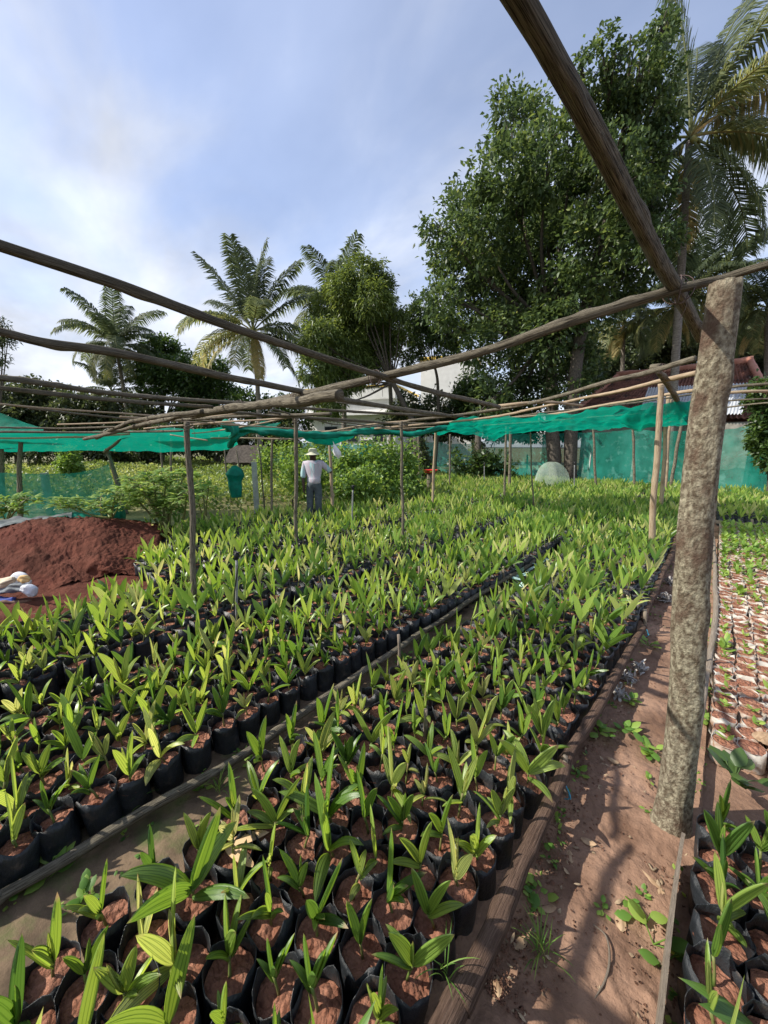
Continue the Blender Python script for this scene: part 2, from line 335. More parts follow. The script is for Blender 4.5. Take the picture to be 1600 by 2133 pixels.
def soil(m, r, z, seg=22, rings=6, k=0., amp=.009, drop=0.):
    V = [(0, 0, z+amp*nz((0, 0, 0), 1, k)+.006)]; U = [(0, 0)]
    for i in range(1, rings+1):
        q = r*i/rings
        for j in range(seg):
            th = 2*math.pi*j/seg; x, y = q*math.cos(th), q*math.sin(th)
            V.append((x, y, z+amp*(nz((x*22, y*22, 0), 1, k)*1.3+.6*nz((x*70, y*70, 4), 1, k))+.006*(1-(i/rings)**2)-drop*(i == rings))); U.append((x, y))
    T = [(0, 1+j, 1+(j+1) % seg) for j in range(seg)]
    Q = [(1+i*seg+j, 1+i*seg+(j+1) % seg, 1+(i+1)*seg+(j+1) % seg, 1+(i+1)*seg+j) for i in range(rings-1) for j in range(seg)]
    Q = [q[::-1] for q in Q]
    m.add(V, Q, T, U)

# ------------------------------------------------------------------ ground
g = M()
grid(g, lambda u, v: np.array([-400+800*u, -400+800*v, -.03]), 8, 8)
tag(g.build('ground', m_base), kind='structure')
def xl_log(y): return -.42-.035*math.sin(y*.9+.6)
def rough_sheet(name, x0, x1, y0, y1, nx, ny, m_, amp, z=.0, kk=3.):
    g = M()
    def f(u, v):
        x = x0+(x1-x0)*u; y = y0*(y1/y0)**v if y0 > 0 else y0+(y1-y0)*v
        e = min(u, 1-u)*2
        return np.array([x, y, z+amp*(1.2*nz((x*4, y*4, 0), 1, kk)+.6*nz((x*13, y*13, 0), 1, kk+1)+.35*nz((x*40, y*40, 0), 1, kk+2))+amp*.9*(1-e)**3])
    grid(g, f, nx, ny); return tag(g.build(name, m_), kind='structure')
rough_sheet('path', -.50, .13, .45, 22, 70, 620, m_ground, .019)
rough_sheet('path', -.50, .13, -2.5, .452, 40, 160, m_ground, .019)
rough_sheet('walkway', -1.98, -1.30, -.9, 18, 34, 500, m_walk, .012, kk=9)
rough_sheet('spilled_earth', -6.9, -4.72, -1.6, 1.9, 60, 90, m_mound, .03, z=.0, kk=29)
rough_sheet('verge', .10, 4.2, -2.4, 20, 60, 120, m_ground, .01, z=-.012, kk=19)
g = M(); grid(g, lambda u, v: np.array([-7.8-390*u**3, -60+300*v, -.015]), 30, 30)
tag(g.build('field_ground', mat('field_earth', (.10, .10, .04), (.22, .20, .09), nscale=1.5, bump=.5, bscale=10)), kind='structure')

# ------------------------------------------------------------------ seedling beds
def in_frame(p, mg=0.):
    x, y, z = proj(p); return z > .25 and -mg < x < 1600+mg and -mg < y < 2133+mg
BEDS = [  # name, x from, x to, y from, y to, spacing x, spacing y
    ('path', -1.466, -.50, -1.1, 17.5, .138, .150), ('rail', -2.86, -1.94, -.7, 17.5, .136, .148),
    ('third', -4.42, -3.34, -.9, 17.5, .136, .15), ('fourth', -5.86, -4.92, 1.35, 17.5, .14, .15),
    ('fifth', -7.45, -6.36, 2.0, 17.5, .14, .15), ('sixth', -8.9, -7.75, 7.8, 17.0, .145, .155), ('seventh', -11.5, -9.1, 10.5, 17.0, .16, .17),
    ('right', .20, 1.75, -.95, 2.02, .138, .150), ('farright', .12, 3.6, 10.9, 17.3, .15, .15)]
POSTS_XY = []
spots = []
for bn, x0, x1, y0, y1, sx, sy in BEDS:
    ncol = int(round((x1-x0)/sx))
    for c in range(ncol+1):
        x = x1-c*sx if bn not in ('right', 'farright') else x0+c*sx
        y = y0+(sy*.5 if c % 2 else 0)
        while y < y1:
            jx, jy = random.uniform(-.014, .014), random.uniform(-.016, .016)
            wv = -.03*math.sin(y*.9+.6)-max(0, y-6)*.03*(bn == 'rail')-max(0, y-7)*.012*(bn == 'path')
            spots.append((bn, c, x+jx+wv, y+jy)); y += sy
for c_ in range(8, 11):
    x = -.50-c_*.138; y = 1.6+(c_-6)*1.55+(.07 if c_ % 2 else 0)
    while y < 17.4:
        spots.append(('path', c_, x+random.uniform(-.014, .014)-.03*math.sin(y*.9+.6)-max(0, y-7)*.03, y+random.uniform(-.016, .016))); y += .15
MAN_ = G(657, 1090, 0)
spots = [s for s in spots if (s[2]-MAN_[0])**2+(s[3]-MAN_[1])**2 > .30**2]
spots = [s for s in spots if not (s[0] == 'path' and s[1] == 7 and s[3] < .7)]
def seen(x, y): return in_frame((x, y, .17), 25) or in_frame((x, y, .40), 0)
vis = [s for s in spots if seen(s[2], s[3])]
vis.sort(key=lambda s: proj((s[2], s[3], .2))[2])
near = vis[:300]; nearset = set(near)
rest = [s for s in spots if s not in nearset and (math.hypot(s[2], s[3]) < 1.9 or in_frame((s[2], s[3], .2), 260) or in_frame((s[2], s[3], .4), 260))]
# prototypes
BR, BH, SZ = .074, .185, .150
m_list = []
for i in range(26):
    rnd = random.Random(100+i); a, b, c, d = M(), M(), M(), M()
    bag(a, BR, BH, k=i*3.1); soil(b, BR*.95, SZ-rnd.uniform(0, .03), k=i*1.7, amp=.014)
    cnt = seedling(c, d, SZ-.01, 0, rnd)
    m_list.append((a.mesh('grow_bag', m_bag), b.mesh('soil', m_soil), c.mesh('stem', m_stem), d.mesh('leaves', m_leaf), cnt))
ONES = ['', 'first', 'second', 'third', 'fourth', 'fifth', 'sixth', 'seventh', 'eighth', 'ninth', 'tenth', 'eleventh', 'twelfth', 'thirteenth', 'fourteenth', 'fifteenth', 'sixteenth', 'seventeenth', 'eighteenth', 'nineteenth']
def ordn(n):
    if n < 20: return ONES[n]
    t = {2: 'twent', 3: 'thirt', 4: 'fort', 5: 'fift', 6: 'sixt', 7: 'sevent', 8: 'eight', 9: 'ninet'}[n//10]
    return t+'ieth' if n % 10 == 0 else t+'y-'+ONES[n % 10]
rows = {}
for s in sorted(near, key=lambda s: s[3]): rows.setdefault((s[0], s[1]), []).append(s)
GRP = {'path': 'palm seedlings in the bed beside the path', 'rail': 'palm seedlings in the bed behind the near rail', 'third': 'palm seedlings in the third bed',
       'fourth': 'palm seedlings in the fourth bed', 'right': 'palm seedlings right of the big post'}
def lab(bn, c, k, cnt):
    q = {1: 'one-leaved', 2: 'two-leaved', 3: 'three-leaved', 4: 'four-leaved', 5: 'five-leaved', 6: 'six-leaved'}[cnt]
    if bn == 'path': return f'{q} palm seedling, {ordn(c+1)} row from the path log, {ordn(k)} from the bottom edge'
    if bn == 'rail': return f'{q} palm seedling, {ordn(c+1)} row behind the long near rail, {ordn(k)} from the left'
    if bn == 'right': return f'{q} palm seedling right of the path, {ordn(c+1)} row from the board, {ordn(k)} from bottom'
    if bn == 'third': return f'{q} palm seedling, {ordn(c+1)} row behind the second rail, {ordn(k)} from the left'
    return f'{q} palm seedling, {bn} bed back, {ordn(c+1)} row, {ordn(k)} from the left'
SEED = []
for (bn, c), lst in rows.items():
    for k, s in enumerate(lst, 1):
        i = random.randrange(len(m_list)); pr = m_list[i]
        root = bpy.data.objects.new('palm_seedling', None); col.objects.link(root)
        root.location = (s[2], s[3], 0); root.empty_display_size = .05
        # blades mostly spread across the view as in the photo
        root.rotation_euler = (random.uniform(-.09, .09), random.uniform(-.09, .09), random.uniform(0, 6.28)); dq = math.hypot(s[2], s[3]); q = random.uniform(.95, 1.05); root.scale = (q, q, q); lq = (1.04 if dq < 1.5 else 1.02 if dq < 2.6 else .98)*random.uniform(.88, 1.10)
        tag(root, lab(bn, c, k, pr[4]), 'potted seedling', GRP.get(bn, 'palm seedlings in the beds'))
        for nme, me in zip(('grow_bag', 'soil', 'stem', 'leaves'), pr[:4]):
            o = bpy.data.objects.new(nme, me); col.objects.link(o); o.parent = root
            if nme in ('stem', 'leaves'): o.scale = (lq, lq, lq); o.location = (0, 0, -(SZ-.012)*(lq-1))
        SEED.append((root, pr))
# the mass of seedlings behind: bags, soil and blades of thousands of small plants
protos = []
for i in range(30):
    rnd = random.Random(500+i); a, b, c, d = M(), M(), M(), M()
    bag(a, BR, BH, seg=8, rings=2, k=i*2.3); soil(b, BR*.95, SZ, seg=6, rings=1, k=i); seedling(c, d, SZ-.01, 1, rnd)
    protos.append([x.arrays() for x in (a, b, c, d)])
mass = [M(), M(), M(), M()]
for s in rest:
    pr = protos[random.randrange(30)]; th = random.uniform(0, 6.28); q = random.uniform(.92, 1.1); ct, st = math.cos(th)*q, math.sin(th)*q
    dt = random.gauss(0, .13)
    for ki, (m_, (V, Q, T, U, C)) in enumerate(zip(mass, pr)):
        if ki > 1: V = (V-[0, 0, SZ-.01])*1.04+[0, 0, SZ-.01]
        W = np.column_stack([V[:, 0]*ct-V[:, 1]*st+s[2], V[:, 0]*st+V[:, 1]*ct+s[3], V[:, 2]*q])
        m_.add(W, Q, T, U, C+dt)
V = []; tot = M(); faces = []; mi = []
for k, m_ in enumerate(mass):
    v, Q, T, U, C = m_.arrays(); tot.add(v, Q, T, U, C); mi.append((len(Q), len(T)))
so_ = tot.build('palm_seedling_mass', [m_bag, m_soil, m_stem, m_leafd])
idx = np.concatenate([np.full(n, k) for k, (n, _) in enumerate(mi)]+[np.full(n, k) for k, (_, n) in enumerate(mi)]).astype(np.int32)
so_.data.polygons.foreach_set('material_index', idx)
tag(so_, 'dense far rows of small green palm seedlings in black bags filling the nursery beds', 'seedlings', kind='stuff')

# ------------------------------------------------------------------ small white bags on the right
def wbag(m, k, r=.056, h=.13):
    seg = 12; V = []; U = []; rnd = random.Random(k*7+1)
    up = [max(0, nz((math.cos(2*math.pi*j/seg)*1.1, math.sin(2*math.pi*j/seg)*1.1, 1), 1, k*3.3))*.055 for j in range(seg)]
    for t in (0, .55, 1):
        for j in range(seg):
            th = 2*math.pi*j/seg; sq = 1/max(abs(math.cos(th)), abs(math.sin(th)))**.55
            q = r*sq*(1+.08*nz((math.cos(th)*2, math.sin(th)*2, t*2), 1, k))*(1+.12*(t == 1)*(up[j] > .02))
            V.append((q*math.cos(th), q*math.sin(th), h*t+(up[j] if t == 1 else 0))); U.append((j/seg, t))
    for j in range(seg): x, y, z = V[2*seg+j]; V.append((x*.96, y*.96, z-.001)); U.append((0, 0))
    for j in range(seg): x, y, z = V[1*seg+j]; V.append((x*.97, y*.97, h*.8)); U.append((0, 0))
    Q = [(i*seg+j, i*seg+(j+1) % seg, (i+1)*seg+(j+1) % seg, (i+1)*seg+j) for i in range(4) for j in range(seg)]
    m.add(V, Q, None, U)
def sprout(m, z, rnd, n=7, s=1.):
    for i in range(n):
        az = rnd.uniform(0, 6.28); el = R(rnd.uniform(15, 75)); b = (rnd.uniform(-.01, .01), rnd.uniform(-.01, .01), z+rnd.uniform(0, .05)*s)
        leaf(m, b, az, el, rnd.uniform(.04, .08)*s, rnd.uniform(.02, .035)*s, droop=1., nu=2, nv=3, fold=.3, tint=rnd.uniform(.5, 1.))
m_weed = mat('weed_leaf', (.1, .2, .03), None, rough=.5, spec=.35, tintmix=[(0, (.05, .13, .03)), (.5, (.12, .24, .04)), (1, (.30, .42, .09))], trans=.35)
wp = []
for i in range(16):
    rnd = random.Random(900+i); a, b, c = M(), M(), M()
    wbag(a, i, .058, .116); soil(b, .064, .112, seg=12, rings=4, k=i*2.2, amp=.012)
    n = rnd.choice((0, 0, 0, 3, 5)); 
    if n: sprout(c, .108, rnd, n, .8)
    wp.append((a, b, c if n else None))
wspots = []
x = .20; cidx = 0
while x < 4.0:
    y = 2.62+(.05 if cidx % 2 else 0); ridx = 0
    while y < 10.6:
        if not (x > 1.2 and y < 3.0): wspots.append((cidx, ridx, x+random.uniform(-.008, .008), y+random.uniform(-.01, .01)))
        y += .126; ridx += 1
    x += .120; cidx += 1
wvis = [s for s in wspots if in_frame((s[2], s[3], .12), 10)]; wvis.sort(key=lambda s: proj((s[2], s[3], .1))[2])
wn = wvis[:300]; wset = set(wn)
wmesh = [(a.mesh('plastic_bag', m_wbag), b.mesh('soil', m_soil), c.mesh('sprout', m_weed) if c else None) for a, b, c in wp]
rows = {}
for s in sorted(wn, key=lambda s: s[3]): rows.setdefault(s[0], []).append(s)
for c, lst in rows.items():
    for k, s in enumerate(lst, 1):
        pr = wmesh[random.randrange(len(wmesh))]
        root = bpy.data.objects.new('white_seed_bag', None); col.objects.link(root); root.location = (s[2], s[3], 0)
        root.rotation_euler = (random.uniform(-.08, .08), random.uniform(-.08, .08), random.choice((0, 1, 2, 3))*math.pi/2+random.uniform(-.3, .3)); root.empty_display_size = .05
        what = 'with sprout' if pr[2] else 'of bare soil'
        tag(root, f'white bag {what}, {ordn(c+1)} row from the edge pole, {ordn(k)} from near', 'seed bag', 'small white seed bags in the right bed')
        for nme, me in zip(('plastic_bag', 'soil', 'sprout'), pr):
            if me: o = bpy.data.objects.new(nme, me); col.objects.link(o); o.parent = root
mw = [M(), M(), M()]
for s in wspots:
    if s in wset or not in_frame((s[2], s[3], .1), 300): continue
    pr = wp[random.randrange(16)]
    for m_, src in zip(mw, pr):
        if src is None: continue
        V, Q, T, U, C = src.arrays(); th = random.choice((0, 1, 2, 3))*math.pi/2+random.uniform(-.3, .3); ct, st = math.cos(th), math.sin(th)
        m_.add(np.column_stack([V[:, 0]*ct-V[:, 1]*st+s[2], V[:, 0]*st+V[:, 1]*ct+s[3], V[:, 2]]), Q, T, U, C)
for s in wspots:   # far end of the bed is overgrown
    p_ = min(1, max(.0, (s[3]-5.2)/4.)); 
    if in_frame((s[2], s[3], .1), 200) and random.random() < p_+.04:
        t_ = M(); sprout(t_, .1, random, 7, random.uniform(1.1, 1.9)); V, Q, T, U, C = t_.arrays(); mw[2].add(V+np.array([s[2], s[3], 0]), Q, T, U, C)
tot = M(); mi = []
for k, m_ in enumerate(mw):
    v, Q, T, U, C = m_.arrays(); tot.add(v, Q, T, U, C); mi.append((len(Q), len(T)))
o = tot.build('white_seed_bag_mass', [m_wbag, m_soil, m_weed])
o.data.polygons.foreach_set('material_index', np.concatenate([np.full(n, k) for k, (n, _) in enumerate(mi)]+[np.full(n, k) for k, (_, n) in enumerate(mi)]).astype(np.int32))
tag(o, 'far rows of small white seed bags overgrown with light green sprouts', 'seed bags', kind='stuff')

# ------------------------------------------------------------------ the big post and the other posts
def post(label, b, zb, t, r, mt=None, name='wooden_post', cat='post', group='posts holding up the pole frame', wob=.03, rough=.12, ztop=None, mid=None, seg=12):
    pb = G(b[0], b[1], zb); h = pb@hf
    pt = D(t[0], t[1], h) if ztop is None else G(t[0], t[1], ztop)
    d = (pt-pb)/(pt[2]-pb[2]); foot = pb-d*(pb[2]+.05)
    r = [q*(.72 if 'tan posts' in label else .74) for q in (r if isinstance(r, list) else [r])*(1 if isinstance(r, list) else 2)]
    m = M(); tube(m, [foot, (foot+pt)/2+np.array([random.uniform(-.015, .015), random.uniform(-.015, .015), 0]), pt], r, seg=seg, rough=rough, wob=wob, nsc=3)
    return tag(m.build(name, mt or m_pole), label, cat, group), foot, pt
# big lichen covered post with swollen foot, knots and stubs
pb = G(1396, 1722, 0); pt = D(1506, 590, pb@hf)
m = M(); k_ = 4.2; n = 90; seg = 40; V = []; U = []
prof_t = [0, .03, .08, .2, .45, .62, .80, .93, 1.0]; prof_r = [.088, .072, .064, .061, .061, .058, .054, .050, .047]
for i in range(n):
    t = i/(n-1); c_ = pb+(pt-pb)*t+np.array([.012*math.sin(t*7), .010*math.sin(t*5+1), 0])-np.array([0, 0, .03*(1-t)])
    q0 = np.interp(t, prof_t, prof_r)
    for j in range(seg):
        th = 2*math.pi*j/seg; x_, y_ = math.cos(th), math.sin(th)
        q = q0*(1+.07*nz((x_*1.2, y_*1.2, t*5), 1, k_)+.05*nz((x_*3, y_*3, t*14), 1, k_+3)+.022*nz((x_*6, y_*6, t*34), 1, k_+5)+.010*nz((x_*15, y_*15, t*90), 1, k_+8))
        q -= .008*math.exp(-((th-4.1-.5*math.sin(t*9))/.10)**2)*(t < .85)
        for tk, ak, sk in ((.86, 5.9, .013), (.55, 4.9, .009), (.30, 5.7, .010), (.47, 6.0, .008)):
            da = (th-ak+math.pi) % (2*math.pi)-math.pi; q += sk*math.exp(-(da/.35)**2-((t-tk)/.02)**2)-sk*.9*math.exp(-(da/.12)**2-((t-tk)/.006)**2)
        V.append(c_+np.array([x_*q, y_*q, .006*nz((x_*3, y_*3, 0), 1, 2)*(t > .99)])); U.append((min(j, seg-j)/seg, t*2))
Q = [(i*seg+j, i*seg+(j+1) % seg, (i+1)*seg+(j+1) % seg, (i+1)*seg+j) for i in range(n-1) for j in range(seg)]
V.append(pt+np.array([0, 0, .004])); U.append((0, 0)); T = [(n*seg, (n-1)*seg+j, (n-1)*seg+(j+1) % seg) for j in range(seg)]
m.add(V, Q, T, U); tag(m.build('tree_trunk_post', m_bark), 'thick rough trunk post blotched with pale lichen standing on the path edge', 'post')
BIGP = pb
PST = [
 ('slim brown post at far left of the seedling beds, nearest the red earth mound', (405, 1235), .32, (392, 878), [.040, .033], m_pole),
 ('pale-sided brown post left of the man in the hat, thickest of the middle row', (618, 1115), .35, (615, 868), [.040, .036], m_pole),
 ('greyish post right of the man, between white house and seedlings', (841, 1105), .35, (836, 878), [.036, .030], m_pole),
 ('light tan post beside the red basin, near the middle of the far beds', (900, 1040), .42, (908, 888), [.048, .040], m_pale),
 ('tallest and nearest of three tan posts standing close together before the tiled house', (1358, 1108), .45, (1381, 798), [.060, .052], m_pale),
 ('middle one of three tan posts standing close together', (1376, 1040), .45, (1391, 826), [.066, .055], m_pale),
 ('rightmost of three tan posts standing close together, thin and bent', (1386, 1012), .45, (1400, 832), [.062, .05], m_pale),
 ('leaning forked post just right of the three tan posts', (1400, 1000), .45, (1425, 852), [.085, .07], m_pole),
 ('thin post between leftmost tall post and the man, in front of the weeds', (568, 1070), .35, (566, 915), [.035, .03], m_pole),
 ('thin dark curved post at the weed field edge', (550, 1048), .3, (538, 905), [.028, .024], m_pole),
 ('reddish brown post the man in the hat holds with one hand', (692, 1042), .50, (688, 922), [.052, .045], m_pale),
 ('brown post standing alone in front of the dome of netting, left of it', (1050, 1022), .42, (1055, 888), [.045, .04], m_pole),
 ('thin reddish post with cord tied on, left of the dome of netting', (1110, 1045), .42, (1105, 900), [.026, .022], m_pole),
 ('short tan post among bean plants right of the man', (800, 1005), .4, (800, 912), [.05, .04], m_pale),
 ('slender forked post among bean plants near the white house corner', (874, 1000), .5, (872, 905), [.05, .04], m_pole),
 ('slender grey post before the green fence left of the lone brown post', (937, 1000), .5, (938, 905), [.045, .04], m_pole),
 ('mossy post right behind the lone brown post by the fence', (1062, 1000), .5, (1063, 890), [.07, .06], m_pole),
 ('thin dark post between dome of netting and tile roofed house', (1240, 1000), .5, (1236, 893), [.06, .05], m_pole),
 ('thin dark post before the green fence under the torn shade net', (1321, 1000), .5, (1319, 890), [.06, .05], m_pole),
 ('dark stout post rising from the tarps at the left edge', (43, 1080), .1, (43, 912), [.07, .055], m_pole),
 ('mossy tree-like post cut by the left edge of the photo', (4, 1060), .2, (2, 912), [.09, .08], m_pole),
 ('bluish post behind the papaya shrub', (358, 1010), .4, (357, 912), [.05, .045], m_pole),
 ('grey post just beside the bluish one behind the papaya shrub', (337, 985), .7, (333, 912), [.05, .05], m_pole),
 ('thin slanting post left of the hanging green bundle', (480, 1035), .2, (467, 935), [.035, .03], m_pole),
 ('thin slanting post right of the hanging green bundle', (506, 1020), .2, (492, 938), [.032, .028], m_pole),
 ('dark thin post half hidden behind the big trunk post, before the far fence', (1510, 985), .45, (1508, 850), [.05, .04], m_pole)]
POSTO = {}
for lb, b, zb, t, r, mt in PST:
    o, f, p = post(lb, b, zb, t, r, mt); POSTO[lb[:12]] = (f, p)
# crooked leaning post with its brace at the left net
def pole(label, pts, r, mt=None, name='roof_pole', cat='pole', group='poles of the overhead frame', rough=.14, wob=.02, seg=10):
    """pts: (photo x, photo y, height) or (x, y, 'h', distance)"""
    P = [p if isinstance(p, np.ndarray) else D(p[0], p[1], p[3]) if len(p) == 4 else G(*p) for p in pts]
    if not ('thickest' in label or 'cross beam' in label or 'longest' in label or 'upper left edge' in label): r = np.array(r)*.78 if not np.isscalar(r) else r*.78
    m = M(); tube(m, P, r, seg=seg, rough=rough*1.35, wob=wob*.8, nsc=4); return tag(m.build(name, mt or m_pole), label, cat, group)
pole('crooked leaning post with forked top holding the left net', [(262, 1072, 'h', 8.8), (248, 1015, 'h', 8.8), (236, 975, 'h', 8.8), (222, 935, 'h', 8.9)], [.08, .065, .05], m_pole, 'wooden_post', 'post', 'posts holding up the pole frame', seg=12)
pole('short dark brace slanting from the crooked post up to the frame', [(218, 942, 'h', 8.9), (240, 925, 'h', 8.4), (260, 903, 'h', 8.0)], [.045, .035], m_pole)

pole('thickest overhead beam crossing the sky at top right down to the big trunk post', [np.array([-.34, -.9, 2.35]), np.array([-.325, -.2, 2.35]), np.array([-.305, .25, 2.35]), (1085, 0, 2.35), (1152, 120, 2.35), (1234, 270, 2.35), (1308, 412, 2.35), (1405, 598, 2.35), (1462, 705, 2.35)], [.0155, .0155, .0155, .0165, .0175, .021, .0235, .025], seg=22, rough=.13, wob=.003)
pole('long crooked cross beam resting on the big trunk post and running left', [(1680, 530, 2.38), (1600, 550, 2.38), (1500, 582, 2.37), (1400, 606, 2.33), (1200, 666, 2.25), (1000, 735, 2.18), (800, 785, 2.13), (640, 820, 2.1), (500, 850, 2.1), (400, 868, 2.1)], [.012, .013, .016, .018, .020, .022, .024, .026], seg=18, wob=.006)
pole('long overhead pole from upper left edge sloping down to the crossing beam', [(-60, 490, 2.12), (0, 512, 2.12), (250, 595, 2.12), (500, 688, 2.12), (780, 778, 2.12), (900, 815, 2.12), (1040, 848, 2.12)], [.010, .0105, .012, .014, .017, .018], seg=16, wob=.005)
pole('second overhead pole from left edge, below the longest one', [(-60, 684, 2.12), (0, 692, 2.12), (150, 718, 2.12), (350, 761, 2.12), (625, 815, 2.12), (707, 831, 2.12), (850, 854, 2.14), (950, 868, 2.15)], [.013, .014, .017, .019, .022, .024], seg=14)
pole('thick weathered pole at left edge just above the shade net', [(-60, 784, 2.15), (0, 789, 2.15), (244, 820, 2.15), (500, 839, 2.15), (580, 846, 2.15)], [.026, .026, .024, .022], seg=14)
pole('dark pole directly beneath the thick weathered pole at left', [(-60, 806, 2.1), (0, 808, 2.1), (188, 827, 2.1), (444, 848, 2.1)], [.015, .02, .02], seg=12)
pole('thin pale rod crossing low on the left over the shade net', [(-40, 838, 2.12), (0, 842, 2.12), (200, 858, 2.12), (375, 871, 2.12), (500, 884, 2.1)], .013, m_pale)
pole('topmost of three low poles stacked at the left edge before the net', [(-50, 891, 2.02), (0, 891, 2.02), (120, 892, 2.02), (250, 890, 2.02)], [.022, .018])
pole('middle of three low poles stacked at the left edge before the net', [(-50, 898, 1.98), (0, 899, 1.98), (200, 900, 1.98), (380, 897, 1.98)], [.026, .022])
pole('lowest of three low poles stacked at the left edge before the net', [(-50, 912, 'h', 7.2), (60, 912, 'h', 7.2), (175, 910, 'h', 7.2), (270, 904, 'h', 7.2)], [.024, .022], m_pale)
pole('split thick pole lashed below the long cross beam, its broken end in mid photo', [(176, 914, 'h', 6.6), (300, 885, 'h', 5.4), (400, 862, 2.11), (500, 847, 2.08), (620, 834, 2.05), (704, 825, 2.03)], [.026, .03, .034, .036, .034], seg=14)
pole('thinner pole running beside the left end of the long cross beam', [(200, 913, 'h', 6.8), (275, 878, 'h', 5.2), (420, 857, 2.1)], [.022, .026])
pole('light pole lying across the top of the slim left post', [(300, 880, 2.1), (388, 874, 2.1), (480, 868, 2.1), (690, 863, 2.1)], [.02, .026])
pole('pole running right from the slim left post toward the white house', [(478, 857, 2.1), (600, 868, 2.1), (695, 873, 2.1), (850, 885, 2.1)], [.02, .024, .02])
pole('thin pole passing over the pale-sided post to the centre of the frame', [(584, 846, 2.12), (700, 856, 2.12), (900, 865, 2.14), (965, 866, 2.16)], [.018, .022])
pole('slender rod slanting up under the left end of the frame', [(300, 893, 'h', 6.2), (450, 881, 'h', 5.8), (560, 873, 'h', 5.6), (640, 867, 'h', 5.5)], [.017, .02], m_pale)
pole('thin stick slanting behind the knotted green bundle', [(400, 903, 'h', 7.6), (470, 895, 'h', 7.4), (600, 870, 'h', 6.6)], [.016, .018], m_pale)
pole('short stick lying on the frame left of the knotted bundle', [(355, 905, 'h', 7.0), (395, 912, 'h', 7.0), (432, 918, 'h', 7.0)], [.014, .016], m_pale)
pole('far pole under the rolled net left of the man', [(440, 912, 'h', 8.6), (600, 914, 'h', 8.6), (680, 909, 'h', 8.8), (760, 904, 'h', 9)], .024, m_pale)
pole('pole rising right below the rolled net above the bean plants', [(590, 912, 'h', 8.2), (690, 897, 'h', 8.0), (790, 882, 'h', 7.8), (930, 868, 'h', 7.6)], [.024, .022], m_pale)
pole('pole over the greyish post near the white house', [(740, 893, 'h', 8.8), (850, 888, 'h', 8.6), (935, 880, 'h', 8.2), (1060, 868, 'h', 7.8)], [.022, .022])
pole('very thin rod sagging before the white house wall', [(560, 850, 2.12), (680, 880, 2.12), (790, 893, 2.12)], .012, m_pole)
pole('narrow far rod crossing the white house lower storey', [(640, 872, 'h', 9), (760, 880, 'h', 9), (900, 882, 'h', 9)], .018)
pole('upper one of the long pale poles rising right to the big trunk post', [(850, 876, 2.16), (1050, 851, 2.28), (1250, 801, 2.42), (1350, 775, 2.5), (1450, 747, 2.55)], [.026, .028, .034, .034])
pole('middle one of the long pale poles rising right to the big trunk post', [(780, 893, 2.1), (1000, 872, 2.26), (1150, 843, 2.42), (1300, 812, 2.5), (1450, 776, 2.55)], [.026, .028, .034], m_pale)
pole('lower one of the long pale poles ending beside the three tan posts', [(985, 878, 2.26), (1150, 862, 2.4), (1270, 842, 2.5), (1390, 822, 2.55), (1450, 812, 2.56)], [.028, .03], m_pale)
pole('thin rod below the lower pale pole above the torn shade net', [(1040, 872, 'h', 8.6), (1145, 858, 'h', 8.2), (1300, 842, 'h', 7.8), (1450, 820, 'h', 7.5)], .02, m_pole)
pole('short grey plank-like pole resting on the upper pale poles', [(1035, 846, 2.3), (1090, 840, 2.32), (1150, 838, 2.34), (1214, 845, 2.34)], [.03, .02], m_pale)
pole('short thick pole stub lying on the poles over the three tan posts', [(1355, 768, 2.57), (1375, 765, 2.57)], .05)
pole('dark short pole sloping down behind the three tan posts', [(1372, 772, 2.56), (1398, 812, 2.52), (1412, 840, 2.46), (1418, 862, 2.46)], [.045, .05])
pole('grey pole right of the big trunk post at roof height, upper of four', [(1500, 808, 2.5), (1550, 803, 2.5), (1700, 795, 2.5)], .022)
pole('pale pole right of the big trunk post at roof height, second of four', [(1480, 820, 2.45), (1560, 815, 2.45), (1700, 812, 2.45)], .024, m_pale)
pole('thin rod right of the big trunk post at roof height, third of four', [(1490, 836, 2.4), (1590, 831, 2.4), (1700, 828, 2.4)], .014)
pole('slanting thin rod right of the big trunk post, lowest of four', [(1500, 850, 2.4), (1560, 843, 2.4), (1640, 836, 2.4)], .016)
# frame behind the photographer, only its shadow reaches the path
m = M(); tube(m, [(-2.2, -.62, 2.1), (-.8, -.50, 2.12), (.8, -.42, 2.14)], .035, seg=12, rough=.12, wob=.02); tag(m.build('roof_pole', m_pole), 'overhead cross beam just behind the camera, outside the photo', 'pole', 'poles of the overhead frame')
m = M(); tube(m, [(-1.80, -1.6, 2.1), (-1.81, -.6, 2.1), (-1.795, -.15, 2.11), (-1.765, .08, 2.12)], [.026, .024, .020, .014], seg=12, rough=.12); tag(m.build('roof_pole', m_pole), 'near continuation of the second overhead pole, outside the photo', 'pole', 'poles of the overhead frame')
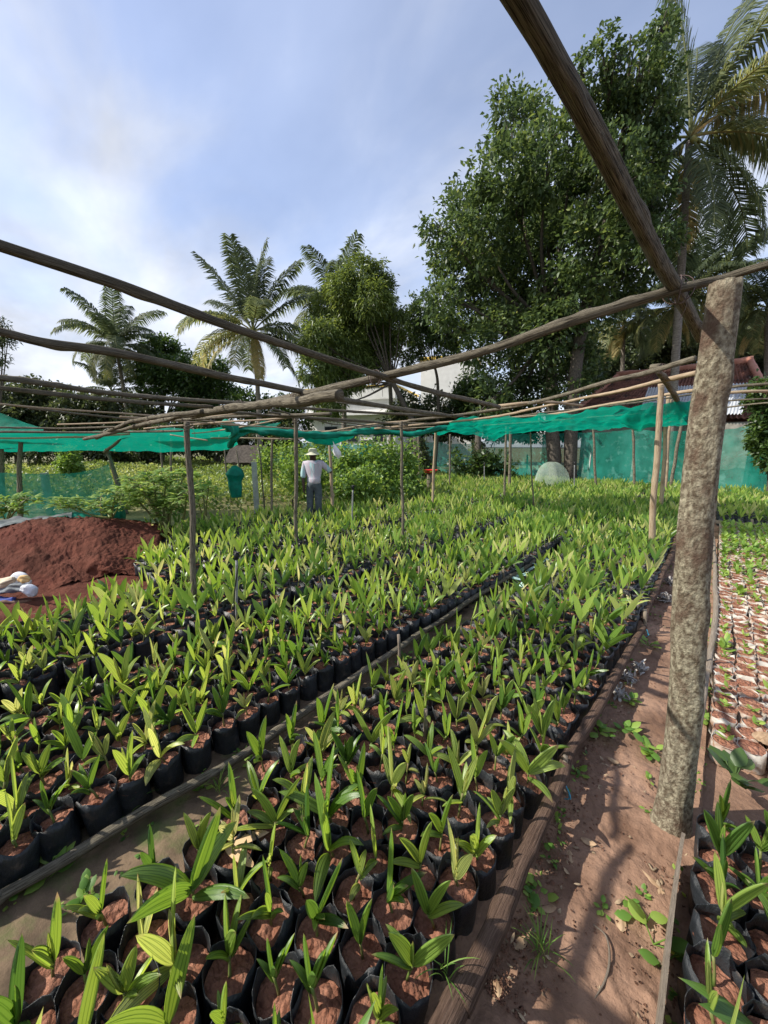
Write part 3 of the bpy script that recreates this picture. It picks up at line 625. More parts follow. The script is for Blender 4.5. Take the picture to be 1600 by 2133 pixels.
# wire lashings on the crossings
def lash(label, px_, py_, z, r):
    c_ = G(px_, py_, z); m = M()
    for k in range(3):
        a = k*.9; P = [c_+r*np.array([math.cos(t)*math.cos(a), math.cos(t)*math.sin(a), math.sin(t)]) for t in np.linspace(0, 6.28, 14)]
        tube(m, P, .0022, n=20, seg=5)
    P = [c_, c_+np.array([.03, .02, -.05]), c_+np.array([.01, .05, -.10])]; tube(m, P, .0012, n=8, seg=4)
    tag(m.build('wire_lashing', mat('rusty_wire', (.09, .06, .05), rough=.5)), label, 'wire', 'wire lashings on the frame')
lash('dark wire wound where the thickest beam meets the long cross beam', 1413, 604, 2.34, .050)
def lashp(label, c_, r):
    m = M()
    for k in range(3):
        tube(m, [np.array(c_)+np.array([r*math.cos(t), r*math.sin(t), .012*(k-1)+.02*math.sin(t+k)]) for t in np.linspace(0, 6.28, 12)], .003, n=16, seg=5)
    tube(m, [np.array(c_)+[r, 0, 0], np.array(c_)+[r+.02, .02, -.04], np.array(c_)+[r, .03, -.09]], .002, n=6, seg=4)
    tag(m.build('wire_lashing', mat('old_cord', (.10, .08, .06), (.3, .27, .22), rough=.8)), label, 'wire', 'wire lashings on the frame')
for nm_, lb_ in (('slim brown p', 'cord binding at the top of the slim left post'), ('pale-sided b', 'cord binding at the top of the pale-sided post left of the man'), ('greyish post', 'cord binding at the top of the greyish post by the white house'), ('tallest and ', 'cord binding at the top of the tallest tan post'), ('light tan po', 'cord binding at the top of the tan post by the red basin')):
    lashp(lb_, POSTO[nm_][1]-[0, 0, .05], .045)
lash('dark wire where the pole beside the tan posts meets the upper pale pole', 1378, 768, 2.55, .05); lash('wire where the split thick pole is tied under the cross beam', 620, 828, 2.08, .05); lash('wire at the left crossing of cross beam and thick left pole', 500, 845, 2.12, .05)
lash('thin wire looped where two poles cross in mid photo', 782, 786, 2.125, .040)

# ------------------------------------------------------------------ border logs, rails, boards and stakes
def rail(label, pts, r, mt, name, cat, group=None, rough=.16, wob=.012, seg=14):
    P = [p if isinstance(p, np.ndarray) else G(*p) for p in pts]; m = M(); tube(m, P, r, seg=seg, rough=rough, wob=wob, nsc=5); return tag(m.build(name, mt), label, cat, group)
GL = 'logs and rails edging the beds'
rail('thick dark log edging the near bed along the path, nearest length', [np.array([-.36, -.9, .12]), (905, 2175, .13), (960, 2075, .14), (1022, 1950, .145), (1086, 1812, .15), (1128, 1722, .16), (1160, 1640, .165), (1186, 1572, .17)], [.040, .036, .032, .030, .026], m_log, 'border_log', 'log', GL)
rail('crooked grey log edging the near bed along the path, middle length', [(1172, 1592, .13), (1232, 1493, .145), (1285, 1403, .15), (1322, 1340, .16), (1342, 1305, .17)], [.032, .030, .028, .024], m_log, 'border_log', 'log', GL)
rail('bent brown log edging the near bed along the path, farthest length', [(1343, 1292, .10), (1350, 1262, .12), (1376, 1205, .13), (1405, 1142, .14), (1412, 1100, .14), (1416, 1060, .14)], [.03, .036, .04], m_log, 'border_log', 'log', GL)
rail('long smooth rail lying before the second bed, from the left edge to mid photo', [np.array([-1.86, -1.3, .05]), (-80, 1925, .05), (0, 1868, .06), (150, 1780, .06), (300, 1693, .07), (500, 1577, .07), (660, 1465, .08), (828, 1352, .08), (870, 1325, .08)], [.019, .022, .024, .025], m_pole, 'border_rail', 'rail', GL)
rail('second length of the long near rail, running on toward the far fence', [(860, 1330, .09), (930, 1285, .09), (1000, 1238, .09), (1070, 1196, .09), (1125, 1160, .09), (1190, 1108, .10)], [.024, .026], m_pole, 'border_rail', 'rail', GL)
rail('far curved length of the long near rail among the distant seedlings', [(1180, 1112, .12), (1215, 1082, .13), (1248, 1058, .14), (1290, 1022, .15), (1345, 990, .16)], [.032, .04, .045], m_pole, 'border_rail', 'rail', GL)
def board(label, pts, hgt, th, mt=m_board, name='border_board', group=None, zoff=0):
    P = spline([G(*p) for p in pts], 14); m = M()
    def f(u, v):
        i = min(12, int(u*13)); t = u*13-i; c_ = P[i]*(1-t)+P[i+1]*t; d = nrm((P[i+1]-P[i])*[1, 1, 0]); s = np.array([-d[1], d[0], 0])
        ring = [(-1, 0), (1, 0), (1, 1), (-1, 1), (-1, 0)]; k = min(3, int(v*4)); a = ring[k] if v < 1 else ring[4]
        return c_+s*a[0]*th/2+np.array([0, 0, (a[1]-1)*hgt+.006*nz((u*9, a[1], 0), 1, 5)])
    grid(m, f, 39, 4, uvs=(1, 1)); m.U[-1] = m.U[-1][:, ::-1]*[.9, 3]
    return tag(m.build(name, mt, smooth=False), label, 'board', group)
board('thin upright weathered plank edging the near right bed beside the path', [(1366, 2190, .17), (1380, 2090, .17), (1402, 1890, .17), (1418, 1770, .18), (1424, 1735, .18)], .15, .012)
board('weathered plank edging the second bed, seen behind the seedlings at left', [(-60, 1530, .11), (0, 1508, .11), (150, 1455, .11), (300, 1400, .11), (500, 1318, .11), (640, 1262, .11), (772, 1200, .11)], .07, .025)
rail('pale pole edging the white bag bed, nearer length', [(1432, 1668, .10), (1447, 1590, .10), (1462, 1480, .11), (1476, 1390, .11), (1484, 1345, .11)], [.014, .017], m_board, 'border_pole', 'pole', GL)
rail('pale pole edging the white bag bed, farther length', [(1474, 1400, .12), (1488, 1310, .12), (1492, 1240, .12), (1489, 1170, .12), (1486, 1120, .12)], [.022, .022], m_board, 'border_pole', 'pole', GL)
P = [np.array([-.02, 10.62, .13]), np.array([4.2, 10.70, .13])]; m = M(); box(m, (P[0]+P[1])/2, (4.2, .03, .07), rz=.019); tag(m.build('border_board', m_board), 'long grey board edging the far palm bed at right', 'board')
STK = [('short stake with blue twine standing against the path log', (1176, 1655), (1178, 1575), .017, .0), ('stake tied with cord where two path logs meet', (1340, 1318), (1343, 1270), .022, .0),
 ('short flat stake at the near rail in mid photo', (829, 1392), (830, 1322), .016, .0), ('brown stake among the near bed seedlings', (887, 1560), (887, 1478), .017, .05),
 ('stake beside the second plank, left part', (366, 1385), (364, 1322), .020, .03), ('stake at the far end of the second plank', (878, 1228), (873, 1180), .020, .03),
 ('small stake at the long rail under the distant seedlings', (1049, 1222), (1049, 1180), .017, .0), ('small orange stake by the far rail', (1188, 1120), (1188, 1092), .022, .0),
 ('thin stake at the far curved rail', (1250, 1070), (1251, 1040), .02, .0), ('orange stake standing left of the white bags', (1467, 1410), (1470, 1325), .014, .0),
 ('short brown stake at the far right board', (1568, 1110), (1566, 1082), .03, .0)]
for lb, b, t, r, zb in STK:
    post(lb, b, zb, t, r, m_board, 'wooden_stake', 'stake', 'stakes holding rails and logs', wob=.004, seg=8)
# blue twine
m_twine = mat('blue_twine', (.05, .32, .48), rough=.6)
for nm, (x, y) in (('blue twine tied round the stake at the path log', (1178, 1640)), ('blue twine where the path logs meet', (1345, 1312))):
    c_ = G(x, y, .10); m = M(); tube(m, [c_+(-.02, 0, .03), c_+(.015, -.01, .0), c_+(.02, .0, -.05), c_+(0.0, .01, -.075)], .003, n=14, seg=5); tube(m, [c_+(-.02, .01, .03), c_+(.02, .0, -.02), c_+(.03, -.01, -.04)], .0025, n=12, seg=5)
    tag(m.build('twine', m_twine), nm, 'twine')
# sprinkler risers
m_pipe = mat('grey_pipe', (.16, .16, .16), (.3, .3, .3), nscale=20, rough=.5); m_blk = mat('black_rubber', (.012, .012, .014), rough=.5)
def sprinkler(label, b, zb, t, s=1., dark=True):
    pb = G(b[0], b[1], zb); pt = D(t[0], t[1], pb@hf); root = empty('sprinkler', (pb[0], pb[1], 0), label, 'sprinkler', 'irrigation sprinklers on risers')
    m = M(); tube(m, [(pb[0], pb[1], 0), pt], .009*s, seg=8, wob=.003); shift(m, (pb[0], pb[1], 0)).build('riser', m_pipe, root)
    m = M(); tube(m, [pt, pt+[0, 0, .03*s], pt+[0, 0, .05*s]], [.014*s, .018*s, .006*s], n=6, seg=8); tube(m, [pt+[-.03*s, 0, .045*s], pt+[.035*s, .01, .05*s]], .006*s, n=3, seg=6); shift(m, (pb[0], pb[1], 0)).build('spray_head', m_blk, root)
    if dark:
        m = M(); tube(m, [(pb[0]+.02, pb[1], 0), (pb[0]+.025, pb[1]-.01, pt[2]*.5), pt+[.012, 0, -.06]], .006, seg=6, wob=.01); shift(m, (pb[0], pb[1], 0)).build('hose', m_blk, root)
sprinkler('black sprinkler on a riser with hose among seedlings behind the near beds', (491, 1312), .12, (493, 1165), 1.3)
sprinkler('grey pipe riser standing right of the man', (732, 1085), .35, (735, 1020), 1.6, False)
sprinkler('small grey riser before the dome of netting', (1198, 1010), .4, (1197, 968), 2., False)
sprinkler('small grey riser left of the lone brown post', (1010, 1000), .4, (1009, 970), 2., False)

# ------------------------------------------------------------------ shade nets
def cloth(label, rows_, name='shade_net', mt=None, nu=60, nv=14, amp=.05, fs=2., cat='shade net', group='green shade nets', fold=0.):
    """rows_: list of rows, each a list of world points (left to right)"""
    R_ = [spline(r_, nu+1) for r_ in rows_]; A = np.array(R_); m = M(); k = random.random()*30
    C = np.array([spline(A[:, i], nv+1) for i in range(nu+1)])
    def f(u, v):
        p = C[int(round(u*nu)), int(round(v*nv))]
        q = nz((p[0]*fs, p[1]*fs, p[2]*fs*.6), 1, k)*1.2+.5*nz((p[0]*fs*3, p[1]*fs*3, p[2]*fs*1.2), 1, k)
        return p+np.array([0, 0, amp*q])+hf*amp*.8*q+fold*hf*math.sin(u*nu*.9)*.5
    grid(m, f, nu, nv); return tag(m.build(name, mt or m_net), label, cat, group)
def row(lst): return [D(x, y, h) for x, y, h in lst]
cloth('long sagging green net roof at left, behind the three low poles',
 [row([(-60, 897, 6.6), (100, 899, 6.8), (250, 898, 7), (400, 893, 7.3), (500, 886, 7.6)]),
  row([(-60, 925, 8.2), (100, 922, 8.4), (250, 921, 8.6), (400, 919, 8.7), (490, 908, 8.8)]),
  row([(-60, 944, 9.6), (60, 941, 9.8), (110, 942, 9.8), (230, 938, 10), (315, 942, 10), (400, 939, 10), (470, 936, 10), (496, 926, 10)])], nu=90, nv=18, amp=.035)
cloth('triangular green net rising to the left edge above the sagging net',
 [row([(-60, 845, 8.5), (0, 862, 8.6), (40, 876, 8.7), (90, 890, 8.8)]), row([(-60, 880, 8.2), (0, 886, 8.3), (40, 889, 8.4), (90, 893, 8.6)]), row([(-60, 905, 8), (0, 905, 8), (40, 905, 8.2), (90, 903, 8.4)])], nu=30, nv=12, amp=.03)
cloth('narrow strip of green net showing between poles right of centre left',
 [row([(315, 893, 9.4), (350, 892, 9.4), (480, 897, 9.2), (585, 880, 9.0)]), row([(300, 903, 8.6), (380, 906, 8.6), (480, 905, 8.6), (570, 893, 8.6)])], nu=40, nv=6, amp=.03)
cloth('torn and folded green net roof at right before the tiled house',
 [row([(935, 878, 7.4), (1000, 872, 7.3), (1100, 868, 7.2), (1180, 862, 7.0), (1250, 852, 6.6), (1340, 846, 6.4), (1440, 838, 6.2)]),
  row([(930, 893, 8.6), (1000, 890, 8.6), (1100, 884, 8.6), (1180, 882, 8.6), (1250, 880, 8.4), (1340, 878, 7.8), (1435, 866, 7.4)]),
  row([(860, 907, 10.2), (950, 900, 10.2), (1010, 914, 10), (1060, 903, 10), (1150, 897, 10), (1250, 893, 10), (1330, 890, 9.6), (1430, 884, 9.2)])], nu=140, nv=30, amp=.085, fs=2.4)
cloth('deep green net pocket hanging at the three tan posts',
 [row([(1280, 868, 6.3), (1320, 858, 6.3), (1370, 848, 6.2), (1440, 835, 6.1)]), row([(1290, 880, 6.5), (1325, 880, 6.4), (1370, 870, 6.3), (1438, 856, 6.2)]), row([(1300, 884, 6.7), (1328, 896, 6.6), (1375, 882, 6.5), (1436, 864, 6.3)])], nu=50, nv=14, amp=.05, fs=4)
cloth('small green net flap hanging right of the three tan posts', [row([(1410, 840, 7.4), (1445, 836, 7.3)]), row([(1405, 870, 7.5), (1450, 864, 7.4)])], nu=14, nv=10, amp=.03, fs=4)
# rolled net bundles
def bundle(label, pts, r, name='rolled_net', k=1.):
    m = M(); P = [D(*p) for p in pts]; tube(m, P, r, seg=20, rough=.5, nsc=7, wob=.05, n=90)
    return tag(m.build(name, m_netb), label, 'rolled net', 'rolled up green nets')
bundle('green net rolled along the frame from the knot past the man to the tan post', [(470, 893, 7.2), (520, 893, 7.3), (580, 904, 7.4), (640, 905, 7.6), (700, 905, 7.8), (770, 898, 8), (850, 905, 8.3), (905, 896, 8.6), (960, 885, 8.8), (1000, 880, 8.9)], [.05, .07, .085, .06, .07, .06, .055, .06, .05, .05])
bundle('big knotted ball of green net on the frame left of the man', [(462, 890, 7.0), (472, 885, 7.0), (486, 890, 7.0), (492, 903, 7.0), (480, 912, 7.1)], [.03, .085, .10, .08, .03])
bundle('twisted green net hanging down right of the knotted ball', [(560, 880, 8.6), (520, 895, 8.3), (490, 910, 8.1), (475, 930, 8.2)], [.05, .07, .08, .04])
cloth('belly of green net hanging over the hatted man', [row([(630, 908, 8.1), (690, 910, 8.1), (740, 904, 8.2)]), row([(640, 918, 8.2), (688, 926, 8.2), (735, 911, 8.3)]), row([(655, 921, 8.2), (688, 929, 8.2), (722, 916, 8.3)])], mt=m_netb, nu=26, nv=8, amp=.03, fs=5)
# upright net fences
FY = 19.0
def frow(lst, Y=FY): return [PY(x, y, Y) for x, y in lst]
def low(lst, z=.05): return [np.array([p[0], p[1], z]) for p in lst]
for lb, tp in (('green net fence panel left of the brown tree trunk, behind the bean plants', [(868, 917), (900, 922), (950, 925), (1000, 922), (1040, 907), (1130, 903), (1150, 915)]),
               ('green net fence panel in front of the tile roofed house', [(1130, 905), (1180, 902), (1240, 900), (1290, 898), (1330, 895), (1400, 898), (1500, 893)]),
               ('green net fence panel right of the big trunk post', [(1490, 896), (1530, 891), (1570, 886), (1680, 882)])):
    T_ = frow(tp); cloth(lb, [T_, [p*[1, 1, .5]+[0, .06, 0] for p in T_], low(T_)], 'net_fence', m_netv, nu=80, nv=10, amp=.06, fs=1.5, cat='net fence', group='green net fences')
T_ = row([(-60, 984, 8.9), (0, 985, 8.9), (60, 988, 8.9), (130, 987, 8.9), (190, 978, 8.9), (226, 966, 8.9)])
cloth('low green net fence draped left of the crooked leaning post', [T_, [p*[1, 1, .55]+[0, .04, 0] for p in T_], low(T_, -.02)], 'net_fence', m_netv, nu=50, nv=12, amp=.04, fs=2, cat='net fence', group='green net fences')
T_ = row([(540, 925, 24), (590, 920, 24), (640, 922, 24), (720, 925, 24), (800, 928, 24)])
cloth('distant bright green net fence behind the man', [T_, low(T_)], 'net_fence', mat('bright_net', (.04, .50, .42), (.06, .6, .5), nscale=2, trans=.3, tcol=(.05, .6, .5), alpha=.85), nu=40, nv=6, amp=.08, fs=1, cat='net fence', group='green net fences')
m_conc = mat('concrete', (.36, .35, .33), (.55, .54, .50), nscale=8, bump=.4, bscale=30, rough=.9)
for lb, x, yt, h in (('square concrete post standing in the weeds left of the man', 529, 962, 9.6), ('concrete fence post before the tiled house wall', 1327, 915, 17.3), ('weathered concrete fence post right of the big trunk post', 1517, 903, 17.0), ('short concrete post by the brown tree trunk', 1233, 925, 17.2), ('pale concrete post behind the low left net', 92, 985, 9.4)):
    p = D(x, yt, h); m = M(); box(m, (p[0], p[1], p[2]/2), (.13, .13, p[2]), rz=YAW+.3); tag(m.build('concrete_post', m_conc, smooth=False), lb, 'post', 'concrete fence posts')
# netting dome over a plant
c_ = D(1147, 998, 14.6); m = M()
def dome(u, v):
    a = u*6.283; q = math.cos(v*math.pi/2)**.8; rr = .62*(1+.12*math.sin(a*5)*(1-v)+.1*nz((math.cos(a)*2, math.sin(a)*2, v*2), 1, 3))
    return np.array([c_[0]+rr*q*math.cos(a), c_[1]+rr*q*math.sin(a), .02+1.10*math.sin(v*math.pi/2)**.8*(1+.07*math.sin(a*3)*(1-v))])
grid(m, dome, 48, 14); tag(m.build('netting_dome', mat('pale_netting', (.45, .58, .45), (.6, .7, .6), nscale=6, alpha=.38, trans=.3, tcol=(.5, .6, .5), bump=.8, bscale=5)), 'pale green netting dome draped over a plant before the fence', 'netting')
# red basin and white bag on post
p = D(896, 982, 13.2); m = M()
def bas(u, v): a = u*6.283; q = (.17+.10*v); return np.array([p[0]+q*math.cos(a), p[1]+q*math.sin(a), p[2]-.05+.11*v])
grid(m, bas, 26, 4); grid(m, lambda u, v: np.array([p[0]+.17*v*math.cos(u*6.283), p[1]+.17*v*math.sin(u*6.283), p[2]-.045]), 26, 2); tag(m.build('basin', mat('red_plastic', (.55, .04, .03), rough=.4)), 'red plastic basin resting on a stump by the far seedlings', 'basin')
m = M(); tube(m, [(p[0], p[1], 0), (p[0], p[1], p[2]-.05)], .11, seg=10, rough=.1); tag(m.build('stump', m_pole), 'short stump carrying the red basin', 'stump')
p = D(694, 922, 7.75); m = M()
def sack(u, v): a = u*6.283; q = [.012, .05, .085, .11, .10, .03][min(5, int(v*5.99))]; return np.array([p[0]+rt[0]*(.10*v)+q*math.cos(a)*(1+.2*math.sin(3*a)), p[1]+rt[1]*(.10*v)+q*.5*math.sin(a), p[2]+.02-.34*v])
grid(m, sack, 20, 12); tag(m.build('carrier_bag', mat('white_bag', (.75, .76, .8), (.9, .9, .92), nscale=8, trans=.3, tcol=(.85, .85, .9), bump=.5, bscale=12)), 'white plastic bag hanging on the post the man holds', 'bag')
# bundle of net hanging on slanting posts
m = M(); P = [D(488, 970, 8.3), D(490, 985, 8.3), D(489, 1005, 8.3), D(491, 1036, 8.3)]; tube(m, P, [.05, .15, .20, .14, .13, .10], seg=26, rough=.35, nsc=1.2, n=34)
tag(m.build('hanging_net', m_netb), 'dark green net bundle hanging like a cloak on slanting posts by the weeds', 'rolled net')
# ------------------------------------------------------------------ trees
def blades(m, P, dirs, ln, wd, tint, droop=.0, seed=None):
    """vectorised leaves: P base (n,3), dirs unit (n,3); four-cornered folded blades"""
    n = len(P); up_ = rng.normal(size=(n, 3))*.55+np.array([0, 0, 1.]); s = nrm(np.cross(dirs, up_)); nn = np.cross(s, dirs)
    ln = np.asarray(ln)*np.ones(n); wd = np.asarray(wd)*np.ones(n)
    mid = P+dirs*(ln*.45)[:, None]; tip = P+dirs*ln[:, None]-np.array([0, 0, 1.])*(droop*ln)[:, None]
    lf = mid+s*(wd*.5)[:, None]+nn*(wd*.12)[:, None]; rg = mid-s*(wd*.5)[:, None]+nn*(wd*.12)[:, None]
    V = np.stack([P, lf, tip, rg], 1).reshape(-1, 3)
    b = np.arange(n)*4; T = np.concatenate([np.stack([b, b+1, b+2], 1), np.stack([b, b+2, b+3], 1)])
    U = np.tile(np.array([(.5, 0), (0, .5), (.5, 1), (1, .5)]), (n, 1)); m.add(V, None, T, U, np.repeat(tint, 4))
def leafmat(name, ramp, rough=.45, trans=.28, spec=.5):
    return mat(name, ramp[0][1], None, rough=rough, spec=spec, tintmix=ramp, trans=trans)
def crown(m, blobs, h, L_, W_, dens=4., droop=.2, hang=.0, twig=.38, gap=.30, dscale=1., seedk=0., fill=.55):
    """blobs (photo x, y, radius px) at distance h -> leaf sprays around twig ends on real 3-D lobes"""
    out = []
    for bx, by, br in blobs:
        dh = random.uniform(-.6, .6)*br*h/900*dscale*2
        c_ = D(bx, by, h+dh); dep = (c_-O)@fw; r = br*dep/FPX
        out.append((c_, r)); n = int(dens*(4*math.pi*r*r*.75)/(L_*W_*.6)/10)+6
        v = nrm(rng.normal(size=(n, 3))); rad = r*(fill+(1-fill)*rng.random(n)**.6)*np.array([1+.35*nz(x, 1.6, seedk+bx) for x in v])
        tc_ = c_+v*rad[:, None]*np.array([1, 1, 1.])
        keep = np.array([nz(t, .9/max(.5, r*.45), seedk) > -gap+.0 for t in tc_]); tc_ = tc_[keep]; v = v[keep]
        k = 10; idx = np.repeat(np.arange(len(tc_)), k); nn = len(idx)
        tj = rng.random(len(tc_)); off = rng.normal(size=(nn, 3))*L_*twig*1.4
        d = nrm(v[idx]*.8+rng.normal(size=(nn, 3))*.8+np.array([0, 0, .15-hang*1.6]))
        tint = np.clip(.10+.55*tj[idx]+rng.normal(size=nn)*.16, 0, 1)
        blades(m, tc_[idx]+off, d, L_*rng.uniform(.7, 1.2, nn), W_*rng.uniform(.75, 1.2, nn), tint, droop)
    return out
def tree(label, base, blobs, h, L_, W_, mt, r0=.25, crown_h=None, name='broadleaf_tree', cat='tree', group=None, limbs=True, bark=None, fork=.45, trunkpts=None, **kw):
    b = D(base[0], base[1], h); b[2] = 0; root = empty(name, b, label, cat, group)
    m = M(); bl = crown(m, blobs, crown_h or h, L_, W_, **kw); shift(m, b).build('crown', mt, root)
    t = M(); cen = np.mean([c for c, r in bl], axis=0); zt = b[2]+(cen[2]-b[2])*fork; ft = b+(cen-b)*fork; ft[2] = zt
    tp = [b-[0, 0, .1], b+(ft-b)*.5+[.05*r0, .1*r0, 0], ft] if trunkpts is None else [b-[0, 0, .1]]+[D(x, y, h) for x, y in trunkpts]
    ft = tp[-1]; tube(t, tp, [r0*1.25, r0, r0*.8], seg=12, rough=.15, nsc=1, n=16)
    if limbs:
        for c, r in bl:
            q = c+(rng.normal(size=3)*r*.25); midp = ft+(q-ft)*.5+np.array([0, 0, -.06*np.linalg.norm(q-ft)])+rng.normal(size=3)*.15*r
            tube(t, [ft-[0, 0, .2], midp, q], [r0*.42, r0*.26, r0*.07], seg=7, n=12, rough=.12, nsc=1, cap=False)
            for _ in range(3):
                e = q+nrm(rng.normal(size=3))*r*.75; tube(t, [midp+(q-midp)*.5, (q+e)/2, e], [r0*.14, r0*.08, r0*.03], seg=5, n=6, cap=False)
    shift(t, b).build('trunk', bark or m_tbark, root); return root
m_lbig = leafmat('broad_dark_leaf', [(0, (.034, .062, .026)), (.5, (.078, .125, .042)), (.85, (.16, .22, .065)), (1, (.31, .34, .12))], rough=.48, spec=.45, trans=.32)
m_lmango = leafmat('mango_leaf', [(0, (.065, .10, .030)), (.5, (.14, .20, .05)), (1, (.26, .32, .09))])
m_ldark = leafmat('hedge_leaf', [(0, (.028, .042, .020)), (.5, (.058, .082, .032)), (1, (.14, .17, .06))])
m_lmid = leafmat('mid_leaf', [(0, (.025, .055, .016)), (.5, (.058, .11, .026)), (1, (.13, .20, .05))])
m_lfield = leafmat('field_leaf', [(0, (.075, .13, .030)), (.5, (.16, .23, .055)), (1, (.34, .38, .13))], trans=.35)
m_lbean = leafmat('bean_leaf', [(0, (.075, .14, .035)), (.5, (.16, .27, .055)), (1, (.33, .42, .12))], trans=.35)

tree('towering dark broad-leaved tree filling the sky right of centre', (1158, 980), [(1000, 480, 75), (965, 560, 62), (985, 640, 62), (1060, 225, 38), (1085, 290, 62), (1050, 380, 78), (1130, 340, 72), (1150, 430, 85), (1070, 500, 90), (1160, 540, 90), (1040, 600, 75), (1110, 640, 80), (1200, 610, 66), (1240, 520, 74), (1190, 270, 48), (1230, 400, 75), (1300, 440, 70), (1340, 540, 52), (1050, 700, 60), (1120, 740, 66), (1200, 700, 60), (960, 430, 38), (1045, 790, 52), (1130, 810, 40), (1290, 600, 50), (1000, 720, 40), (925, 640, 40), (905, 480, 26), (930, 540, 36), (1090, 830, 44), (1180, 800, 44), (1020, 830, 40), (1230, 770, 36), (1150, 690, 60), (930, 700, 34)],
     19.8, .27, .13, m_lbig, r0=.27, dens=3.4, droop=.15, gap=.03, twig=.5, trunkpts=[(1152, 900), (1150, 800), (1150, 680)], seedk=3, dscale=2)
tree('second tall tree whose ragged top rises against the blue sky at upper right', (1192, 960), [(1262, 110, 34), (1232, 170, 40), (1215, 140, 18), (1313, 90, 20), (1362, 90, 36), (1385, 50, 24), (1335, 150, 44), (1378, 165, 34), (1300, 215, 40), (1265, 240, 36), (1345, 230, 44), (1385, 265, 26), (1295, 310, 48), (1345, 330, 44), (1368, 410, 40), (1320, 390, 48), (1375, 500, 38), (1250, 300, 34)],
     17.6, .19, .095, m_lbig, r0=.24, dens=3.0, droop=.25, hang=.25, gap=.05, fork=.6, seedk=9, dscale=1.2, crown_h=14.8, trunkpts=[(1195, 800), (1225, 620), (1275, 430)])
tree('mango tree with long drooping leaves, its rounded top left of centre', (830, 960), [(750, 580, 36), (790, 572, 22), (800, 600, 18), (718, 610, 38), (690, 650, 44), (735, 655, 50), (775, 625, 36), (670, 705, 38), (715, 720, 48), (760, 700, 42), (660, 765, 36), (700, 790, 44), (745, 770, 40), (780, 740, 30), (680, 840, 30), (800, 690, 22), (815, 720, 18), (832, 655, 12), (842, 700, 12), (812, 640, 12)],
     20.5, .25, .062, m_lmango, r0=.15, name='mango_tree', dens=4.6, droop=.3, hang=.32, gap=.16, trunkpts=[(862, 900), (842, 845), (815, 790)], seedk=21, dscale=1.6)
tree('sparse small tree with thin branches before the white house', (905, 960), [(880, 640, 28), (910, 620, 22), (868, 665, 26), (905, 672, 30), (880, 700, 26), (925, 690, 28), (850, 745, 18), (930, 730, 24), (890, 735, 22), (860, 700, 18)],
     22, .20, .09, m_lbig, r0=.09, dens=2.6, gap=.12, trunkpts=[(912, 880), (912, 800), (905, 760)], seedk=31)
tree('rounded green tree behind the crown of the leftmost coconut palm', (330, 930), [(320, 735, 26), (345, 725, 24), (365, 748, 22), (305, 765, 30), (345, 775, 34), (320, 800, 30), (375, 790, 28)], 27, .28, .12, m_lmid, r0=.2, group='leafy trees on the far left', seedk=41, dens=4)
tree('wide tree under the fronds of the tall mid-left palm', (450, 930), [(400, 790, 34), (440, 800, 34), (415, 830, 36), (470, 835, 36), (400, 860, 34), (510, 845, 28), (430, 875, 36), (395, 760, 20), (450, 770, 22)], 26, .28, .12, m_lmid, r0=.2, group='leafy trees on the far left', seedk=43, dens=4)
tree('small tree between the tall mid-left palm and the mango', (590, 930), [(560, 850, 22), (600, 850, 26), (580, 880, 26), (625, 880, 22), (545, 885, 24)], 26, .26, .11, m_lmid, r0=.14, group='leafy trees on the far left', seedk=45, dens=3.4)
HED = [(-30, 840, 46), (30, 835, 40), (75, 822, 30), (120, 838, 34), (165, 850, 38), (215, 860, 36), (265, 862, 34), (305, 868, 34)]
for i, (x, y, r) in enumerate(HED):
    tree(f'dark dense tree, {ordn(i+1)} from the left in the hedge-like row at left', (x, 935), [(x, y, r), (x-14, y+34, r*.8), (x+18, y+30, r*.8), (x+4, y+62, r*.75), (x-18, y+75, r*.7)], 25+.6*(i % 3), .30, .13, m_ldark, r0=.15, name='hedge_tree', group='dark trees behind the left net', seedk=60+i, dens=3.6, limbs=False)
for i, (x, y, r, lb) in enumerate([(360, 905, 32, 'dark low bush under the rounded green tree'), (420, 912, 30, 'dark low bush left of the knotted net ball, behind the weeds'), (480, 915, 30, 'dark low bush behind the hanging green bundle'), (540, 912, 28, 'dark low bush at the trunk of the mid-left palm'), (600, 910, 24, 'dark low bush behind the bright distant net'),
        (845, 860, 34, 'dark bush before the right corner of the white house'), (900, 865, 38, 'dark bush right of the white house corner'), (950, 870, 36, 'dark bush under the sparse small tree'), (1000, 850, 42, 'broad bush left of the tall tree trunk'), (1060, 870, 40, 'dark bush right before the tall tree trunk'), (985, 810, 34, 'light green bush top left under the tall tree'), (1100, 888, 26, 'dark bush just right of the tall tree, behind the green fence'), (1170, 885, 28, 'dark bush left behind the tiled house end'), (1235, 880, 26, 'dark bush against the left wall of the tiled house'), (0, 925, 22, 'low dark bush at the left edge of the horizon'), (70, 925, 22, 'low dark bush second from the left horizon edge'), (140, 925, 20, 'low dark bush behind the ivy shrub'), (215, 925, 22, 'low dark bush behind the crooked leaning post'), (290, 922, 22, 'low dark bush between crooked post and papaya shrub')]):
    tree(lb, (x, 950), [(x, y, r), (x+r*.6, y+r*.5, r*.7), (x-r*.6, y+r*.5, r*.7)], 23.5, .26, .13, m_ldark if i not in (8, 10) else m_lmid, r0=.06, name='bush', cat='bush', seedk=80+i, dens=3.4, limbs=False, group='bushes along the far field edge')
